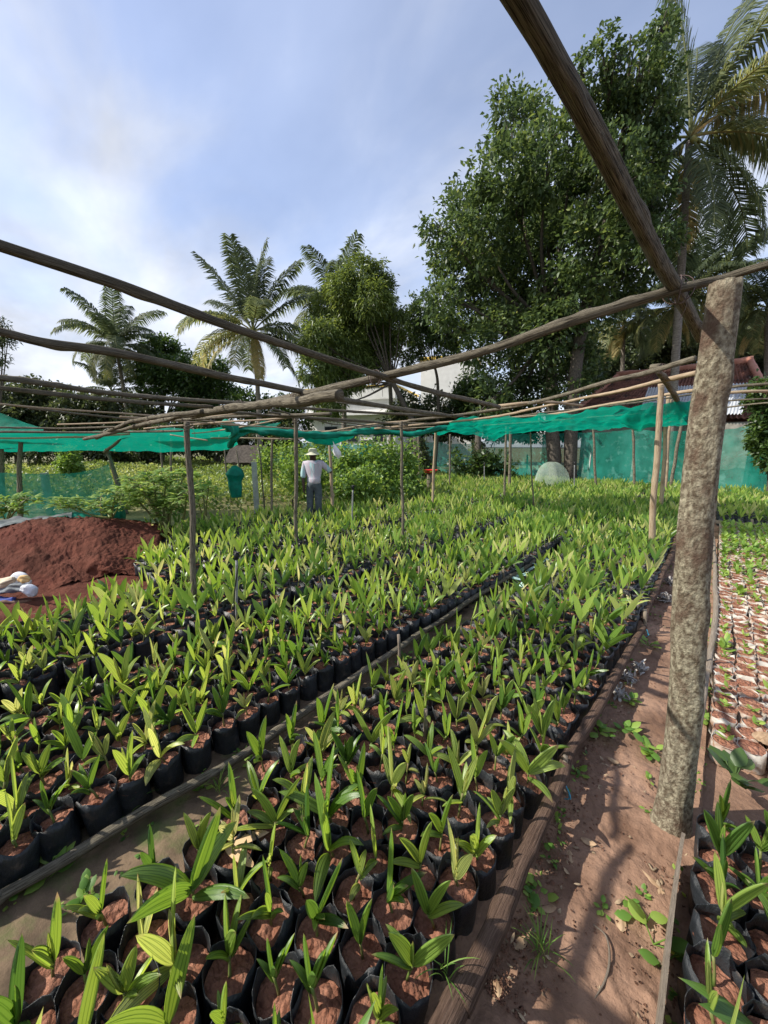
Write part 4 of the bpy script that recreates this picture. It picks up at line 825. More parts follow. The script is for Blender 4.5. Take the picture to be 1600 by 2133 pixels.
for i, (x, y, r, lb) in enumerate([(1250, 735, 48, 'dark leafy tree left behind the tiled roof'), (1330, 710, 46, 'dark leafy tree above the ridge of the tiled roof'), (1410, 690, 46, 'dark leafy tree between the palms above the tiled roof'), (1545, 690, 40, 'dark tree above the right end of the tiled roof'), (1590, 720, 52, 'dark tree at the right photo edge'), (1560, 760, 34, 'low dark tree just above the right roof end')]):
    tree(lb, (x, 960), [(x, y, r), (x-r*.6, y+r*.5, r*.8), (x+r*.6, y+r*.5, r*.8), (x, y+r, r*.8)], 33+i % 3, .36, .16, m_ldark, r0=.2, seedk=100+i, dens=3.6, limbs=False, group='dark trees behind the tiled house')
tree('airy feathery branches at the left edge of the sky', (-20, 935), [(5, 675, 10), (14, 712, 13), (2, 745, 14), (-30, 700, 30), (-40, 760, 30)], 17, .16, .05, m_ldark, r0=.12, seedk=120, dens=2.2, gap=.1)
tree('ivy covered column-shaped shrub behind the low left net', (145, 975), [(145, 948, 15), (143, 965, 17), (150, 982, 18), (140, 990, 16)], 15, .13, .09, m_lbean, r0=.08, name='ivy_shrub', cat='shrub', seedk=130, dens=5, limbs=False, gap=.9)
tree('climbing shrub hanging in from the right edge before the fence', (1612, 990), [(1600, 810, 28), (1605, 860, 34), (1598, 910, 32), (1610, 950, 30), (1585, 880, 20), (1640, 900, 50), (1575, 840, 12)], 12.5, .15, .10, m_lmid, r0=.06, name='climbing_shrub', cat='shrub', seedk=140, dens=3.6, limbs=False)
for i, (x, y, r, lb) in enumerate([(1005, 965, 22, 'big-leaved plant at the foot of the fence left of the brown post'), (960, 960, 20, 'big-leaved plant by the far fence behind the red basin'), (1040, 968, 18, 'low big-leaved plant right against the far fence'), (1560, 975, 16, 'low dark plant by the fence at right')]):
    tree(lb, (x, 990), [(x, y, r), (x+r*.7, y+8, r*.6)], 17.2, .26, .20, m_lmid, r0=.03, name='leafy_plant', cat='plant', seedk=150+i, dens=2.4, limbs=False, group='plants at the foot of the far fence')
# brown bare tree trunk by the fence and a rough trunk covered in creeper
for lb, pts, r, h in (('stout dark tree trunk rising behind the dome of netting', [(1160, 1000), (1152, 920), (1150, 860)], [.34, .30, .27], 17.9),):
    m = M(); tube(m, [D(x, y, h) for x, y in pts], r, seg=14, rough=.12, nsc=1); tag(m.build('bare_tree', m_tbark), lb, 'tree')
tree('rough trunk wrapped in creeper leaves beside the white house side wall', (880, 985), [(878, 950, 14), (884, 965, 14), (876, 930, 12), (886, 978, 15)], 15.5, .14, .10, m_ldark, r0=.2, name='creeper_trunk', cat='tree', seedk=170, dens=4, limbs=False, trunkpts=[(872, 950), (868, 905)])
tree('rough trunk overgrown with creeper before the green fence', (1000, 985), [(996, 930, 12), (1000, 950, 14), (994, 968, 15)], 17.2, .14, .10, m_ldark, r0=.16, name='creeper_trunk', cat='tree', seedk=171, dens=3.6, limbs=False, trunkpts=[(997, 950), (996, 900)])

# ------------------------------------------------------------------ coconut palms
m_frond = mat('frond_leaf', (.1, .2, .03), None, rough=.55, spec=.3, tintmix=[(0, (.045, .065, .035)), (.45, (.10, .13, .055)), (.8, (.26, .27, .11)), (1, (.46, .39, .18))], trans=.42)
m_coco = mat('coconut_husk', (.20, .22, .05), (.34, .30, .10), nscale=8, rough=.5)
def frond(m, c, az, el, ln, tint, droop=1.5, sag=1.0, n=84, lw=.085, llen=.26):
    p = np.array(c, float); e = el; N_ = 22; P = []; st = ln/N_
    for i in range(N_+1):
        P.append(p.copy()); d = np.array([math.cos(az)*math.cos(e), math.sin(az)*math.cos(e), math.sin(e)]); p = p+d*st; e -= droop/N_*(.5+1.0*i/N_)
    P = np.array(P); tube(m, P, [.045*ln/5, .012*ln/5], n=N_+1, seg=5, cap=False, c=min(1, tint+.3))
    for sgn in (1, -1):
        t = np.linspace(.14, .99, n)+rng.normal(size=n)*.004; t = np.clip(t, 0, 1); B = np.stack([np.interp(t, np.linspace(0, 1, N_+1), P[:, k]) for k in range(3)], 1)
        Td = nrm(np.stack([np.interp(t, np.linspace(0, 1, N_+1), np.gradient(P, axis=0)[:, k]) for k in range(3)], 1))
        sd_ = nrm(np.cross(Td, np.array([0, 0, 1.])+Td*.01))*sgn
        L_ = ln*llen*np.clip(np.sin(math.pi*(.12+.80*t))**.6, .25, 1)*rng.uniform(.85, 1.1, n); W_ = lw*ln/5
        d1 = nrm(sd_*1.0+Td*.75+np.array([0, 0, .25])-np.array([0, 0, 1.])*sag*.5+rng.normal(size=(n, 3))*.09)
        M1 = B+d1*(L_*.5)[:, None]; d2 = nrm(d1-np.array([0, 0, 1.])*sag*(1.2+rng.random((n, 1))*.8)); E_ = M1+d2*(L_*.5)[:, None]
        wv = Td*W_*.5; V = np.stack([B-wv*.6, B+wv*.6, M1+wv, M1-wv, E_], 1).reshape(-1, 3); b = np.arange(n)*5
        m.add(V, np.stack([b, b+1, b+2, b+3], 1), np.stack([b+3, b+2, b+4], 1), None, np.repeat(np.clip(tint+rng.normal(size=n)*.12, 0, 1), 5))
def palm(label, c, h, base, ln, tr=.17, fr=None, nfr=22, coco=6, group='coconut palms', seed=0, dead=2, mids=None, **kw):
    rs = random.Random(seed); top = D(c[0], c[1], h); bb = D(base[0], base[1], h); bb[2] = 0; root = empty('coconut_palm', bb, label, 'palm tree', group)
    t = M(); mp_ = (top+bb)/2+np.array([.15, .1, 0]) if mids is None else D(*mids, h)
    tube(t, [bb-[0, 0, .1], mp_, top-[0, 0, .15]], [tr*1.25, tr, tr*.8], n=60, seg=10, rough=.07, nsc=5); shift(t, bb).build('trunk', m_trunk, root)
    if fr is None:
        fr = []
        for i in range(nfr):
            k = i/(nfr-1); fr.append((i*2.4+rs.uniform(-.2, .2), R(82-105*k+rs.uniform(-8, 8)), ln*rs.uniform(.85, 1.08)*(1 if k < .75 else .85), .12+.5*k*rs.uniform(.3, 1.2), .9+1.0*math.sin(min(1, k*1.4)*math.pi/2)*rs.uniform(.8, 1.2)))
    for az, el, l, ti, dr in fr:
        m = M(); frond(m, top, az, el, l, ti, dr, **kw); shift(m, bb).build('frond', m_frond, root)
    for i in range(dead):
        m = M(); frond(m, top-[0, 0, .1], rs.uniform(0, 6.28), R(-50), ln*.6, .95, .7, sag=1.); shift(m, bb).build('frond', m_frond, root)
    for i in range(coco):
        a = rs.uniform(0, 6.28); m = M(); p = top+np.array([.28*math.cos(a), .28*math.sin(a), -.22-.18*rs.random()]); r = .11
        tube(m, [p+[0, 0, .13], p+[0, 0, .06], p, p-[0, 0, .08], p-[0, 0, .12]], [.02, .085, .11, .08, .02], n=10, seg=10); shift(m, bb).build('coconut', m_coco, root)
    return root
AR = -YAW  # azimuths below are measured in the photo plane: 0 = photo right, pi/2 = away
def pf(lst): return [(a+YAW, R(e), l, t, d) for a, e, l, t, d in lst]
palm('leftmost coconut palm, small and grey green, over the dark trees', (243, 722), 25, (268, 935), 3.6, .12, seed=1, nfr=24, coco=4, sag=.75)
palm('lower young coconut palm with pale fronds beneath the leftmost palm', (232, 815), 25.6, (232, 935), 2.8, .13, seed=12, nfr=14, coco=0, sag=.75)
palm('tall mid-left coconut palm with stiff upright crown above the poles', (527, 690), 20.5, (541, 935), 4.5, .12, fr=pf([(.3, 86, 4.4, .15, .35), (1.2, 80, 4.2, .2, .4), (2.2, 84, 4.4, .1, .3), (4.5, 78, 4.0, .2, .5), (.1, 66, 4.3, .25, .6), (3.0, 62, 4.6, .35, .35), (.5, 48, 4.5, .3, .7), (2.6, 50, 4.0, .3, .9), (3.3, 34, 4.0, .5, 1.6), (0., 22, 4.0, .4, 1.7), (5.2, 40, 3.6, .4, 1.6), (3.9, 26, 4., .55, 1.7), (2.9, 12, 4.2, .6, 1.5), (6.0, 6, 4., .45, 1.6), (.4, -4, 4., .25, 1.2), (3.3, -4, 3.6, .75, 1.5), (5.6, -14, 3.6, .3, 1.1), (4.6, -20, 3.2, .6, 1.1), (3.7, -22, 3.4, .8, 1.0), (.2, -30, 3.6, .2, .9), (2.0, 10, 4, .3, 1.4), (1.0, 25, 4.2, .2, 1.3)]), coco=6, seed=2, sag=.55, mids=(538, 830))
palm('coconut palm mostly hidden behind the mango tree', (706, 650), 26, (715, 935), 4.4, .16, seed=5, nfr=20, coco=0, sag=.6)
palm('coconut palm peeping out right of the mango tree', (806, 705), 25, (812, 935), 2.8, .14, seed=8, nfr=18, coco=0, sag=.7)
palm('great coconut palm at the upper right edge with coconuts and long fronds', (1437, 285), 16.3, (1392, 1005), 6.0, .135,
     fr=pf([(2.6, 84, 6.0, .3, .35), (.2, 78, 5.6, .35, .5), (1.0, 72, 6.0, .3, .6), (5.6, 66, 5.4, .45, .8), (.1, 52, 6.2, .55, .7), (6.1, 36, 6.0, .85, .9), (.5, 42, 5.8, .4, 1.0), (.0, 14, 5.4, .5, 1.5), (5.9, -2, 5.2, .6, 1.6), (.2, -22, 5.4, .25, 1.1), (5.5, -42, 5.2, .35, .8), (.9, -30, 5.2, .2, .8), (4.6, -50, 4.6, .3, .6), (3.3, -38, 4.8, .15, .9), (3.0, 4, 4.6, .35, 1.6), (3.3, 40, 4.8, .4, 1.4), (2.2, 30, 5.5, .3, 1.3), (1.4, 5, 5.4, .25, 1.5), (2.0, -25, 5, .15, .9), (5.0, 30, 4.0, .6, 1.6)]),
     coco=9, seed=3, dead=1, sag=.62, n=120, lw=.065, llen=.27, mids=(1424, 480))
palm('pale green palm rising behind the top of the big trunk post', (1478, 590), 25, (1500, 960), 5.0, .17, seed=14, nfr=20, coco=0, sag=.6)
palm('palm with pale yellow fronds left behind the three tan posts', (1300, 672), 27, (1278, 960), 4.2, .15, seed=16, nfr=18, coco=0, sag=.7)
palm('palm with yellowish fronds at the right edge above the tiled roof', (1600, 640), 24, (1585, 960), 4.2, .17, seed=18, nfr=20, coco=3, sag=.65)
palm('drooping palm just right of the great palm trunk', (1405, 640), 24, (1412, 960), 3.8, .13, seed=22, nfr=16, coco=0, sag=.8, dead=3)

# ------------------------------------------------------------------ white house in the middle
m_white = mat('white_plaster', (.72, .72, .70), (.82, .82, .80), nscale=2, rough=.8, bump=.1, bscale=20); m_yel = mat('yellow_paint', (.75, .52, .10), rough=.6)
m_glass = mat('dark_glass', (.03, .04, .05), rough=.12, spec=.6); m_gre = mat('grey_plaster', (.40, .40, .39), (.5, .5, .48), nscale=3, rough=.85)
root = empty('white_house', D(822, 928, 32)*[1, 1, 0], 'white two-storey house with yellow roof trim behind the mango tree', 'house'); b0 = np.array(root.location)
ax = (nrm(rt*.94-hf*.34), nrm(hf*.94+rt*.34), np.array([0, 0, 1.])); cn = D(822, 928, 32)*[1, 1, 0]
def hb(nm, x0, x1, y0, y1, z0, z1, mt, par=root):
    """box in house axes: x to the photo's right from the corner, y away"""
    m = M(); c_ = cn+ax[0]*(x0+x1)/2+ax[1]*(y0+y1)/2+np.array([0, 0, (z0+z1)/2]); box(m, c_, (x1-x0, y1-y0, z1-z0), ax=ax); return shift(m, b0).build(nm, mt, par, smooth=False)
wl = hb('wall', -8.5, 0, 0, 7, 0, 5.6, m_white); hb('parapet', -8.8, .15, -.35, 7.1, 5.6, 6.55, m_white); hb('roof_trim', -8.85, .2, -.4, 7.15, 6.55, 6.72, m_yel); hb('canopy_slab', -8.6, .1, -.8, -.003, 4.3, 4.5, m_white)
for x0, z0, w_, h_ in ((-1.9, 2.1, 1.0, 1.3), (-4.4, 2.1, 1.0, 1.3), (-6.6, 2.1, 1.2, 1.3), (-3.1, .1, .9, 2.1)):
    fr_ = hb('window', x0-.06, x0+w_+.06, -.06, -.002, z0-.06, z0+h_+.06, m_gre); hb('pane', x0, x0+w_, -.08, -.062, z0, z0+h_, m_glass, fr_)
hb('upper_block', 1.3, 6, 3.5, 9, 0, 9.2, m_white); hb('roof_trim', 1.2, 6.1, 3.4, 9.1, 9.2, 9.45, m_yel); hb('wing', 0.003, 5, 4.2, 4.4, 0, 5.2, m_white)

# ------------------------------------------------------------------ tile roofed house at the right
m_tile = mat('clay_tile', (.12, .050, .035), (.26, .12, .085), nscale=3, rough=.85, bump=.5, bscale=20, c3=(.05, .035, .03), c3lo=.5, c3hi=.65, c3scale=2)
m_tred = mat('ridge_tile', (.42, .17, .12), (.52, .26, .19), nscale=3, rough=.8, bump=.4, bscale=20)
m_tin = mat('tin_sheet', (.35, .37, .40), (.5, .52, .55), nscale=2, rough=.5, bump=.3, bscale=10); m_oldw = mat('stained_wall', (.22, .20, .17), (.46, .44, .40), nscale=2.5, rough=.9, c3=(.12, .10, .09), c3lo=.5, c3hi=.7, c3scale=1.5)
rd = (PY(1300, 768, 23)+0, PY(1500, 742, 23)); 
zr = 6.0
def onz(x, y, Y): return PY(x, y, Y)
RL, RR = onz(1290, 772, 24.5), onz(1560, 768, 24.5); EL, ER = onz(1165, 868, 20.6), onz(1620, 868, 20.6)
zr = (RL[2]+RR[2])/2; ze = min(EL[2], ER[2]); RL[2] = RR[2] = zr; EL[2] = ER[2] = ze
root = empty('tiled_house', (EL+ER)/2*[1, 1, 0], 'low house with dark red clay tile roof and stained wall behind the right fence', 'house'); b0 = np.array(root.location)
def roofface(A, B, C_, D_, nt, rows__, nm, mt, amp=.035):
    """A-B ridge, D_-C_ eaves"""
    m = M(); nu = nt*4; nv = rows__*4
    n_ = nrm(np.cross(B-A, D_-A)); n_ = n_ if n_[2] > 0 else -n_
    def f(u, v):
        p = (A*(1-u)+B*u)*(1-v)+(D_*(1-u)+C_*u)*v
        return p+n_*(amp*math.sin(u*nt*2*math.pi)+.05*((v*rows__) % 1.)+.05*nz(p, .8))
    grid(m, f, nu, nv, uvs=(nt, rows__)); return shift(m, b0).build(nm, mt, root, smooth=False)
rf = roofface(RL, RR, ER, EL, 46, 20, 'roof', m_tile)
m = M(); tube(m, [RL+[-.1, 0, .08], (RL+RR)/2+[0, 0, .02], RR+[.1, 0, .08]], .17, seg=10, rough=.12, n=60); o = shift(m, b0).build('ridge', m_tred, root)
BL, BR_ = EL+[0, 9, 0], ER+[0, 9, 0]; roofface(RR, RL, BL, BR_, 20, 8, 'roof', m_tile)
for a_, e1, e2 in ((RL, BL, EL), (RR, ER, BR_)):
    m = M(); m.add([a_, e1, e2], None, [(0, 1, 2)]); shift(m, b0).build('roof', m_tile, root, smooth=False)
    m = M(); tube(m, [a_+[0, 0, .06], e2*.5+a_*.5+[0, 0, .06], e2+[0, 0, .06]] if a_ is RL else [a_+[0, 0, .06], e1+[0, 0, .06]], .14, seg=8, rough=.12, n=40); shift(m, b0).build('hip_ridge', m_tred, root)
m = M(); box(m, ((EL[0]+ER[0])/2+.2, 21.5, ze/2-.05), (ER[0]-EL[0]-1.8, .25, ze-.1)); shift(m, b0).build('wall', m_oldw, root, smooth=False)
m = M(); box(m, (EL[0]+1.0, 24.6, ze/2-.1), (.25, 6, ze-.2)); box(m, (ER[0]-.6, 24.6, ze/2-.1), (.25, 6, ze-.2)); shift(m, b0).build('wall', m_oldw, root, smooth=False)
for xx in (-4.2, -1.2): 
    m = M(); box(m, (xx, 21.36, 1.25), (1.0, .03, 2.2)); shift(m, b0).build('door', mat('old_door', (.10, .055, .03), rough=.8), root, smooth=False)
A_, B_ = PY(1350, 812, 21.6), PY(1560, 803, 21.6); C_, D_ = PY(1545, 868, 19.9), PY(1330, 868, 19.9)
m = M(); grid(m, lambda u, v: (A_*(1-u)+B_*u)*(1-v)+(D_*(1-u)+C_*u)*v+np.array([0, 0, .10+.03*math.sin(u*2*math.pi*34)]), 34*6, 2); shift(m, b0).build('lean_to_roof', m_tin, root)
m = M(); box(m, ((C_[0]+D_[0])/2+1.4, 20.25, C_[2]/2-.1), ((C_[0]-D_[0])*.36, .12, C_[2]-.2)); shift(m, b0).build('lean_to_wall', m_oldw, root, smooth=False)
# dark thatched shed far behind the weeds
p = D(520, 940, 21)*[1, 1, 0]; root = empty('thatched_shed', p, 'low dark thatched shed behind the weeds left of the man', 'shed')
m = M(); A_ = p-rt*1.0; B_ = p+rt*1.0; A_[2] = B_[2] = 1.75
grid(m, lambda u, v: A_*(1-u)+B_*u+hf*(-1.2+2.4*v)+np.array([0, 0, -.9*abs(v*2-1)+.06*nz((u*9, v*9, 0), 1, 4)]), 20, 12); shift(m, p).build('roof', mat('old_thatch', (.04, .033, .028), (.10, .085, .07), nscale=8, rough=.95, bump=1, bscale=20), root)
m = M(); box(m, p+[0, 0, .45], (1.5, 1.3, .9), rz=YAW); shift(m, p).build('wall', m_tbark, root, smooth=False)

# ------------------------------------------------------------------ weeds of the field, bean plants, shrubs
def inside(x, y): return True
m = M(); n = 26000
W = []
xs = rng.uniform(-34, -9.2, n*3); ys = rng.uniform(-3, 26, n*3)
for x, y in zip(xs, ys):
    q = proj((x, y, .6))
    if not (-200 < q[0] < 900 and q[2] > 1): continue
    if y > 8.5 and x > -12.2: continue
    if (D(q[0], 960, q[2])@hf) < 0: continue
    hh = .35+.45*max(0, nz((x*.35, y*.35, 0), 1, 5)+.5)+.25*nz((x, y, 0), 1, 2)
    if q[2] < 9.3 and q[0] < 330: continue
    W.append((x, y, max(.12, hh)))
    if len(W) >= n: break
W = np.array(W); k = 5; idx = np.repeat(np.arange(len(W)), k); nn = len(idx); zt = rng.random(nn)**.6
Pp = np.column_stack([W[idx, 0]+rng.normal(size=nn)*.07, W[idx, 1]+rng.normal(size=nn)*.07, W[idx, 2]*zt])
d = nrm(rng.normal(size=(nn, 3))+np.array([0, 0, .9])); dist = np.linalg.norm(Pp[:, :2], axis=1)
patch = np.array([nz((x*.3, y*.3, 0), 1, 77) for x, y in W[:, :2]])
blades(m, Pp, d, .11*rng.uniform(.6, 1.4, nn)*(1+dist/40), .05*rng.uniform(.6, 1.3, nn)*(1+dist/40), np.clip(.5+.5*patch[idx]+rng.normal(size=nn)*.2, 0, 1), .2)
tag(m.build('field_weeds', m_lfield), 'waist high light green weeds covering the open field at left behind the beds', 'weeds', kind='stuff')
BN = [(608, 985, 26, 9.6), (640, 975, 30, 10.5), (700, 960, 30, 10.8), (735, 945, 30, 11), (770, 950, 34, 11), (805, 945, 30, 11.4), (845, 950, 28, 11.8), (720, 995, 24, 9.8), (765, 990, 26, 10), (820, 985, 26, 10.8), (600, 950, 26, 13), (560, 950, 24, 14), (660, 935, 22, 14), (850, 975, 24, 12.5)]
for i, (x, y, r, h) in enumerate(BN):
    wh = ['left of the man at knee height', 'behind the man on the left', 'just right of the held post', 'under the net belly right of the man', 'highest of the row before the white house', 'next to the short tan post', 'at the slender forked post', 'low, right beside the man', 'low, behind the grey pipe riser', 'low, right of the short tan post', 'far left, under the distant net', 'farthest left before the thatched shed', 'behind the hatted head', 'at the right end below the creeper trunk'][i]
    tree(f'bushy bean plant {wh}', (x, 1010), [(x, y, r), (x-r*.5, y+r*.8, r*.8), (x+r*.5, y+r*.8, r*.8), (x, y+r*1.5, r*.8)], h, .12, .09, m_lbean, r0=.02, name='bean_plant', cat='bean plant', group='bean plants along the field edge', seedk=200+i, dens=1.9, limbs=False, gap=.12, fill=.1, twig=.9)
# papaya-like shrubs by the mound: stem and whorls of long drooping leaflets
def whorl_shrub(label, base, h, tops, sc_=1., name='cassava_shrub', zb=0.):
    b = D(base[0], base[1], h); b[2] = zb; root = empty(name, b, label, 'shrub', 'leafy shrubs around the earth mound')
    t = M(); m = M()
    for x, y in tops:
        e = D(x, y, h+random.uniform(-.3, .3)); tube(t, [b, (b+e)/2+rng.normal(size=3)*.06, e], [.035*sc_, .02*sc_, .012*sc_], seg=7, n=10)
        for _ in range(15):
            az = random.uniform(0, 6.28); pe = e+np.array([math.cos(az)*.16, math.sin(az)*.16, random.uniform(-.16, .12)])*sc_
            tube(t, [e, (e+pe)/2+[0, 0, .02], pe], .004*sc_, n=4, seg=4, cap=False)
            for q in range(6):
                a2 = az+(q-2.5)*.5; leaf(m, pe, a2, R(random.uniform(-5, 35)), random.uniform(.15, .23)*sc_, random.uniform(.04, .06)*sc_, droop=random.uniform(.7, 1.5), nu=2, nv=4, fold=.35, tint=random.uniform(.2, 1))
    shift(t, b).build('stem', m_stem, root); shift(m, b).build('foliage', m_lbean, root)
whorl_shrub('bushy light green shrub with drooping leaflets between mound and slim post', (352, 1110), 6.6, [(350, 990), (320, 1000), (290, 1010), (380, 1000), (340, 1030), (370, 1040), (310, 1035), (350, 1060), (390, 1025), (270, 1025)], 1.0)
whorl_shrub('low spreading shrub on the crest of the mound', (232, 1090), 6.3, [(240, 1030), (210, 1035), (180, 1045), (150, 1045), (125, 1045), (250, 1050), (205, 1055)], .75, zb=.5)
whorl_shrub('yellow green shrub at the left edge behind the tarps', (12, 1070), 6.6, [(10, 1045), (30, 1040), (-5, 1050), (55, 1040), (25, 1060)], .8)
whorl_shrub('small shrub just right of the slim left post in the weeds', (425, 1050), 8.2, [(420, 1010), (435, 1020), (410, 1025)], .8)

# ------------------------------------------------------------------ red earth mound, tarps, clothes
KX = [-260, -120, 0, 60, 110, 160, 210, 250, 300, 332, 352]; YR = [1130, 1115, 1098, 1084, 1080, 1082, 1084, 1094, 1104, 1110, 1168]; YF = [1275, 1258, 1238, 1232, 1225, 1215, 1206, 1200, 1192, 1186, 1180]
HR = [5.3, 5.4, 5.5, 5.6, 5.7, 5.75, 5.8, 5.9, 6.0, 6.1, 6.15]
def mound(u, v):
    x = -260+612*u; yr, yf, hr = np.interp(x, KX, YR), np.interp(x, KX, YF), np.interp(x, KX, HR)
    ft = G(x, yf, 0.); rg_ = D(x, yr, hr); bk = rg_+hf*1.5; bk[2] = 0
    if v < .55:
        t = v/.55; p = ft*(1-t)+rg_*t; s_ = .5-.5*math.cos(math.pi*t); p[2] = rg_[2]*(.35*t+.65*s_**.8)
        lump = .16*math.exp(-((x-235)/45)**2-((t-.22)/.2)**2)
        p = p+hf*(.16*nz((x*.012, t*2.5, 0), 1, 5)+.05*nz((x*.05, t*9, 0), 1, 8))-hf*lump+np.array([0, 0, lump*.5])
    else:
        t = (v-.55)/.45; p = rg_*(1-t)+bk*t; p[2] = rg_[2]*(1-t**1.6)
    q = .06*nz(p, 4, 3)+.034*abs(nz(p, 11, 3))+.02*nz(p, 26, 3)+.012*nz(p, 60, 3); return p+np.array([0, 0, q])+hf*q*.8
m = M(); grid(m, mound, 320, 130); tag(m.build('earth_mound', m_mound), 'heap of dark red earth with a steep cut face at the left edge', 'earth heap')
m_tarp = mat('grey_tarp', (.05, .055, .06), (.14, .15, .15), nscale=3, rough=.5, bump=.5, bscale=7)
def sheet(label, rows__, mt, amp=.03, fs=5., nu=50, nv=14, name='tarp', cat='tarp', group=None): return cloth(label, rows__, name, mt, nu, nv, amp, fs, cat, group)
sheet('crumpled dark grey tarp lying along the crest of the earth mound', [row([(-40, 1092, 5.6), (0, 1082, 5.8), (50, 1076, 5.9), (100, 1072, 5.95), (150, 1066, 6.0)]), row([(-40, 1108, 5.3), (0, 1098, 5.45), (50, 1090, 5.6), (100, 1082, 5.7), (150, 1075, 5.75)])], m_tarp, .035)
sheet('folded green net lying over the mound crest right of the tarp', [row([(140, 1066, 6.0), (180, 1072, 6.1), (225, 1085, 6.2)]), row([(140, 1076, 5.8), (180, 1080, 5.9), (228, 1094, 6.0)])], m_netb, .02, name='folded_net', cat='net')
m = M(); tube(m, [D(232, 1052, 6.9), D(235, 1075, 6.9), D(236, 1100, 6.9)], [.16, .19, .17], seg=20, rough=.25, n=20, nsc=2); tag(m.build('net_sack', m_netb), 'upright dark green net sack behind the mound crest', 'sack')
CL = [('white plastic sack on top of the clothes pile', [(62, 1200), (40, 1188), (20, 1192)], .07, (.75, .76, .78)), ('grey cloth in the middle of the clothes pile', [(70, 1212), (35, 1208), (-10, 1216)], .075, (.24, .27, .30)), ('crumpled clear white bag at the right end of the clothes pile', [(45, 1212), (62, 1218), (72, 1225)], .07, (.70, .72, .78)),
      ('blue and red striped cloth at the bottom of the clothes pile', [(30, 1232), (0, 1236), (-20, 1230)], .06, (.05, .08, .32)), ('brown cloth beneath the clothes pile', [(60, 1238), (20, 1244), (-20, 1248)], .07, (.16, .09, .06)), ('beige rag on the left of the clothes pile', [(30, 1190), (5, 1195), (-20, 1200)], .055, (.62, .52, .38)), ('yellowish rag lying over the clothes pile', [(62, 1192), (50, 1188), (38, 1192)], .035, (.75, .50, .22))]
for i, (lb, pts, r, c_) in enumerate(CL):
    m = M(); P = [D(x, y+16, 4.05-.03*i) for x, y in pts]; r *= .72; tube(m, P, [r*.6, r, r*1.05, r*.5], seg=26, rough=.7, n=34, nsc=9)
    tag(m.build('cloth', mat('rag', tuple(.8*q for q in c_), c_, nscale=10, rough=.75, bump=.5, bscale=14)), lb, 'cloth', 'heap of clothes and bags')

# ------------------------------------------------------------------ the man
m_skin = mat('dark_skin', (.055, .028, .018), rough=.5); m_trou = mat('grey_trousers', (.06, .075, .085), (.10, .12, .13), nscale=14, rough=.85, bump=.4, bscale=12)
m_shirt = mat('checked_shirt', (.50, .48, .52), (.44, .32, .40), nscale=3, stretch=(4, 4, .3), rough=.8, bump=.4, bscale=9, c3=(.38, .56, .58), c3lo=.5, c3hi=.6, c3scale=3); m_hat = mat('pale_hat', (.50, .50, .36), (.62, .62, .46), nscale=10, rough=.9)
mb = G(657, 1090, 0); up3 = np.array([0, 0, 1.])
def B(x, y, z): return mb+rt*x-hf*y+up3*z      # x to photo right, y toward camera
def skin(name, chain, mt, parent, base):
    """chain: verts [(pos, radius)], edges"""
    vs, es = chain; me = bpy.data.meshes.new(name); me.from_pydata([tuple(np.array(p)-base) for p, r in vs], es, []); o = bpy.data.objects.new(name, me); col.objects.link(o)
    md = o.modifiers.new('s', 'SKIN'); md.use_smooth_shade = True
    for i, (p, r) in enumerate(vs): me.skin_vertices[0].data[i].radius = (r, r) if np.isscalar(r) else r
    me.skin_vertices[0].data[0].use_root = True
    s2 = o.modifiers.new('u', 'SUBSURF'); s2.levels = s2.render_levels = 2
    bpy.context.view_layer.update(); dg = bpy.context.evaluated_depsgraph_get(); ev = bpy.data.meshes.new_from_object(o.evaluated_get(dg)); o.modifiers.clear(); o.data = ev
    for p in ev.polygons: p.use_smooth = True
    ev.materials.clear(); ev.materials.append(mt); o.parent = parent; return o
man = empty('person', mb, 'standing man in pale hat, checked shirt and grey trousers, one hand on a post', 'person')
hp = POSTO['reddish brow']; q_ = (hp[0]+(hp[1]-hp[0])*((1.30)/(hp[1][2]-hp[0][2])))   # where the hand meets the post
hx, hy = (q_-mb)@rt, -(q_-mb)@hf; hz = q_[2]
sL, sR = (-.185, 0, 1.36), (.185, 0, 1.36)
eL, wL = (-.235, .03, 1.08), (-.215, .09, .84)
eR = (.185+.20, hy*.35+.02, 1.16); wR = (hx-.10, hy+.04, hz-.03)
V = [((0, 0, .90), (.12, .08)), ((0, 0, 1.08), (.105, .07)), ((0, -.01, 1.27), (.115, .06)), ((0, 0, 1.37), (.07, .05)), ((0, .01, 1.43), (.055, .055)), ((0, .025, 1.50), (.068, .08)), ((0, .03, 1.58), (.074, .088)), ((0, .02, 1.63), (.05, .06)),
     (sL, .045), (eL, .040), (wL, .030), (sR, .045), (eR, .040), (wR, .030),
     ((-.09, 0, .84), .095), ((-.10, .01, .48), .060), ((-.11, -.02, .09), .042), ((-.12, .09, .04), (.045, .032)), ((.09, 0, .84), .095), ((.09, .02, .48), .060), ((.08, -.01, .09), .042), ((.09, .10, .04), (.045, .032)),
     ((0, .105, 1.535), .012), ((-.078, .01, 1.54), .014), ((.078, .01, 1.54), .014)]
E_ = [(0, 1), (1, 2), (2, 3), (3, 4), (4, 5), (5, 6), (6, 7), (3, 8), (8, 9), (9, 10), (3, 11), (11, 12), (12, 13), (0, 14), (14, 15), (15, 16), (16, 17), (0, 18), (18, 19), (19, 20), (20, 21), (5, 22), (6, 23), (6, 24)]
